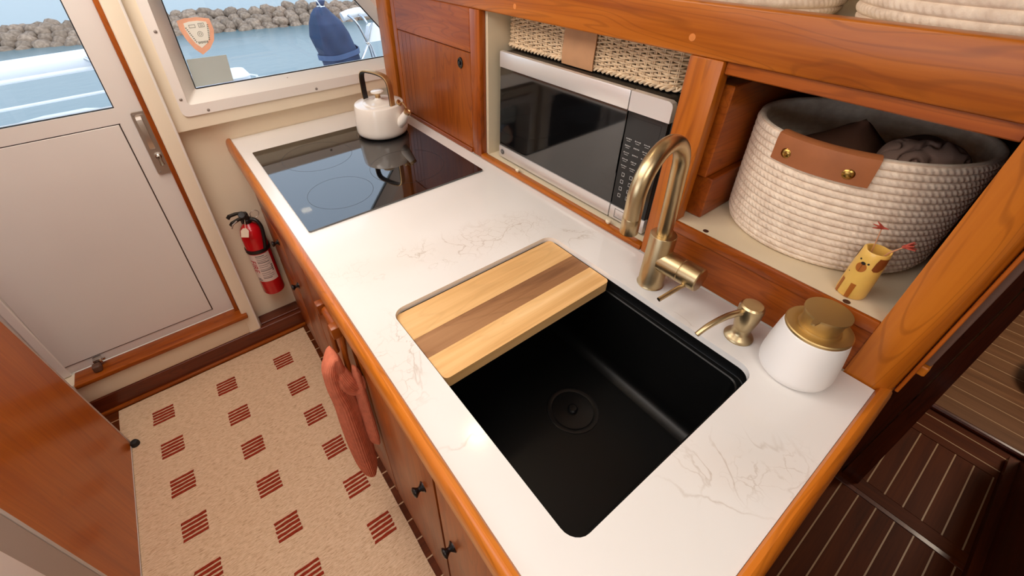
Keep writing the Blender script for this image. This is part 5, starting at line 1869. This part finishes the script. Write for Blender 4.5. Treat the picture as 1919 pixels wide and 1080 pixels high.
# clear bag lump at the foot of the cover
obj('rope_coil', tube(bmesh.new(), [(1.16+0.055*math.cos(i*0.35)*(1+0.006*i), 2.75+0.05*math.sin(i*0.35), 0.770+0.0011*i) for i in range(70)], 0.008, 8), 'white_rope', loc=(1.16, 2.8, 0.7), label='white rope coil at the base of the navy cover', cat='rope')
obj('deck_locker', slab(bmesh.new(), rrect(1.02, 1.6, 2.64, 2.83, 0.03, 4), [], 0.3005, 0.760, flat), 'gelcoat', loc=(1.3, 2.8, 0.3), label='white deck locker under the rope coil outside the window', cat='locker')

wt = bmesh.new()
vs = [wt.verts.new(q) for q in ((-120, 4.5, -0.7), (120, 4.5, -0.7), (120, 140, -0.7), (-120, 140, -0.7))]
wt.faces.new(vs)
obj('water', wt, 'water', loc=(0, 20, -0.7), kind='structure')
# breakwater
bw = thing('rock_breakwater', (2.0, 14.6, -0.7), 'breakwater of rounded brown rocks across the water', 'breakwater')
A_ = Vector((-2.745, 15.34, -0.7))
D_ = (Vector((5.64, 13.05, -0.7))-A_)
D_.normalize()
Nn = Vector((-D_.y, D_.x, 0))
if Nn.y < 0: Nn = -Nn
rmesh = []
for k in range(7):
    bm = bmesh.new()
    bmesh.ops.create_icosphere(bm, subdivisions=2, radius=0.5)
    for v in bm.verts:
        d = v.co.normalized()
        v.co = d*0.5*(1+0.22*mnoise.noise(d*1.3+Vector((k*7.1, 0, 0))))
        v.co.z *= 0.92
        v.co.y *= 0.9
    me = bpy.data.meshes.new('rock')
    bm.to_mesh(me)
    bm.free()
    me.materials.append(MATS['rock'])
    me.shade_smooth()
    rmesh.append(me)
rg = random.Random(5)
bw0 = Vector(ROOTLOC[bw.name])
cnt = 0
rows = [(0.0, -0.05, 0.33), (0.13, 0.05, 0.33), (0.27, 0.14, 0.32), (0.42, 0.215, 0.31), (0.62, 0.265, 0.31), (0.88, 0.285, 0.33)]
for rI, (dn_, dz_, sz) in enumerate(rows):
    s_ = -2.2+0.2*(rI % 2)
    while s_ < 10.6:
        ln = sz*rg.uniform(0.8, 1.25)
        o = bpy.data.objects.new('rock', rg.choice(rmesh))
        COL.objects.link(o)
        o.parent = bw
        pos = A_+D_*(s_+ln/2)+Nn*(dn_+rg.uniform(-0.06, 0.06))+Vector((0, 0, dz_+rg.uniform(-0.05, 0.05)))
        o.location = pos-bw0
        o.rotation_euler = (rg.uniform(-0.3, 0.3), rg.uniform(-0.3, 0.3), rg.uniform(-0.5, 0.5)+(PI if rg.random() < 0.5 else 0)+math.atan2(D_.y, D_.x))
        o.scale = (ln*1.12, sz*rg.uniform(0.85, 1.1), sz*rg.uniform(0.9, 1.12))
        s_ += ln*0.96
        cnt += 1
core = bmesh.new()
rings(core, [[A_+D_*s_+Nn*n_+Vector((0, 0, z)) for n_, z in ((0.05, -0.3), (0.10, -0.05), (0.62, 0.20), (1.5, 0.26), (2.6, 0.0), (2.6, -0.3))] for s_ in (-2.4, 11.6)])
obj('rubble_core', core, 'rock', bw)
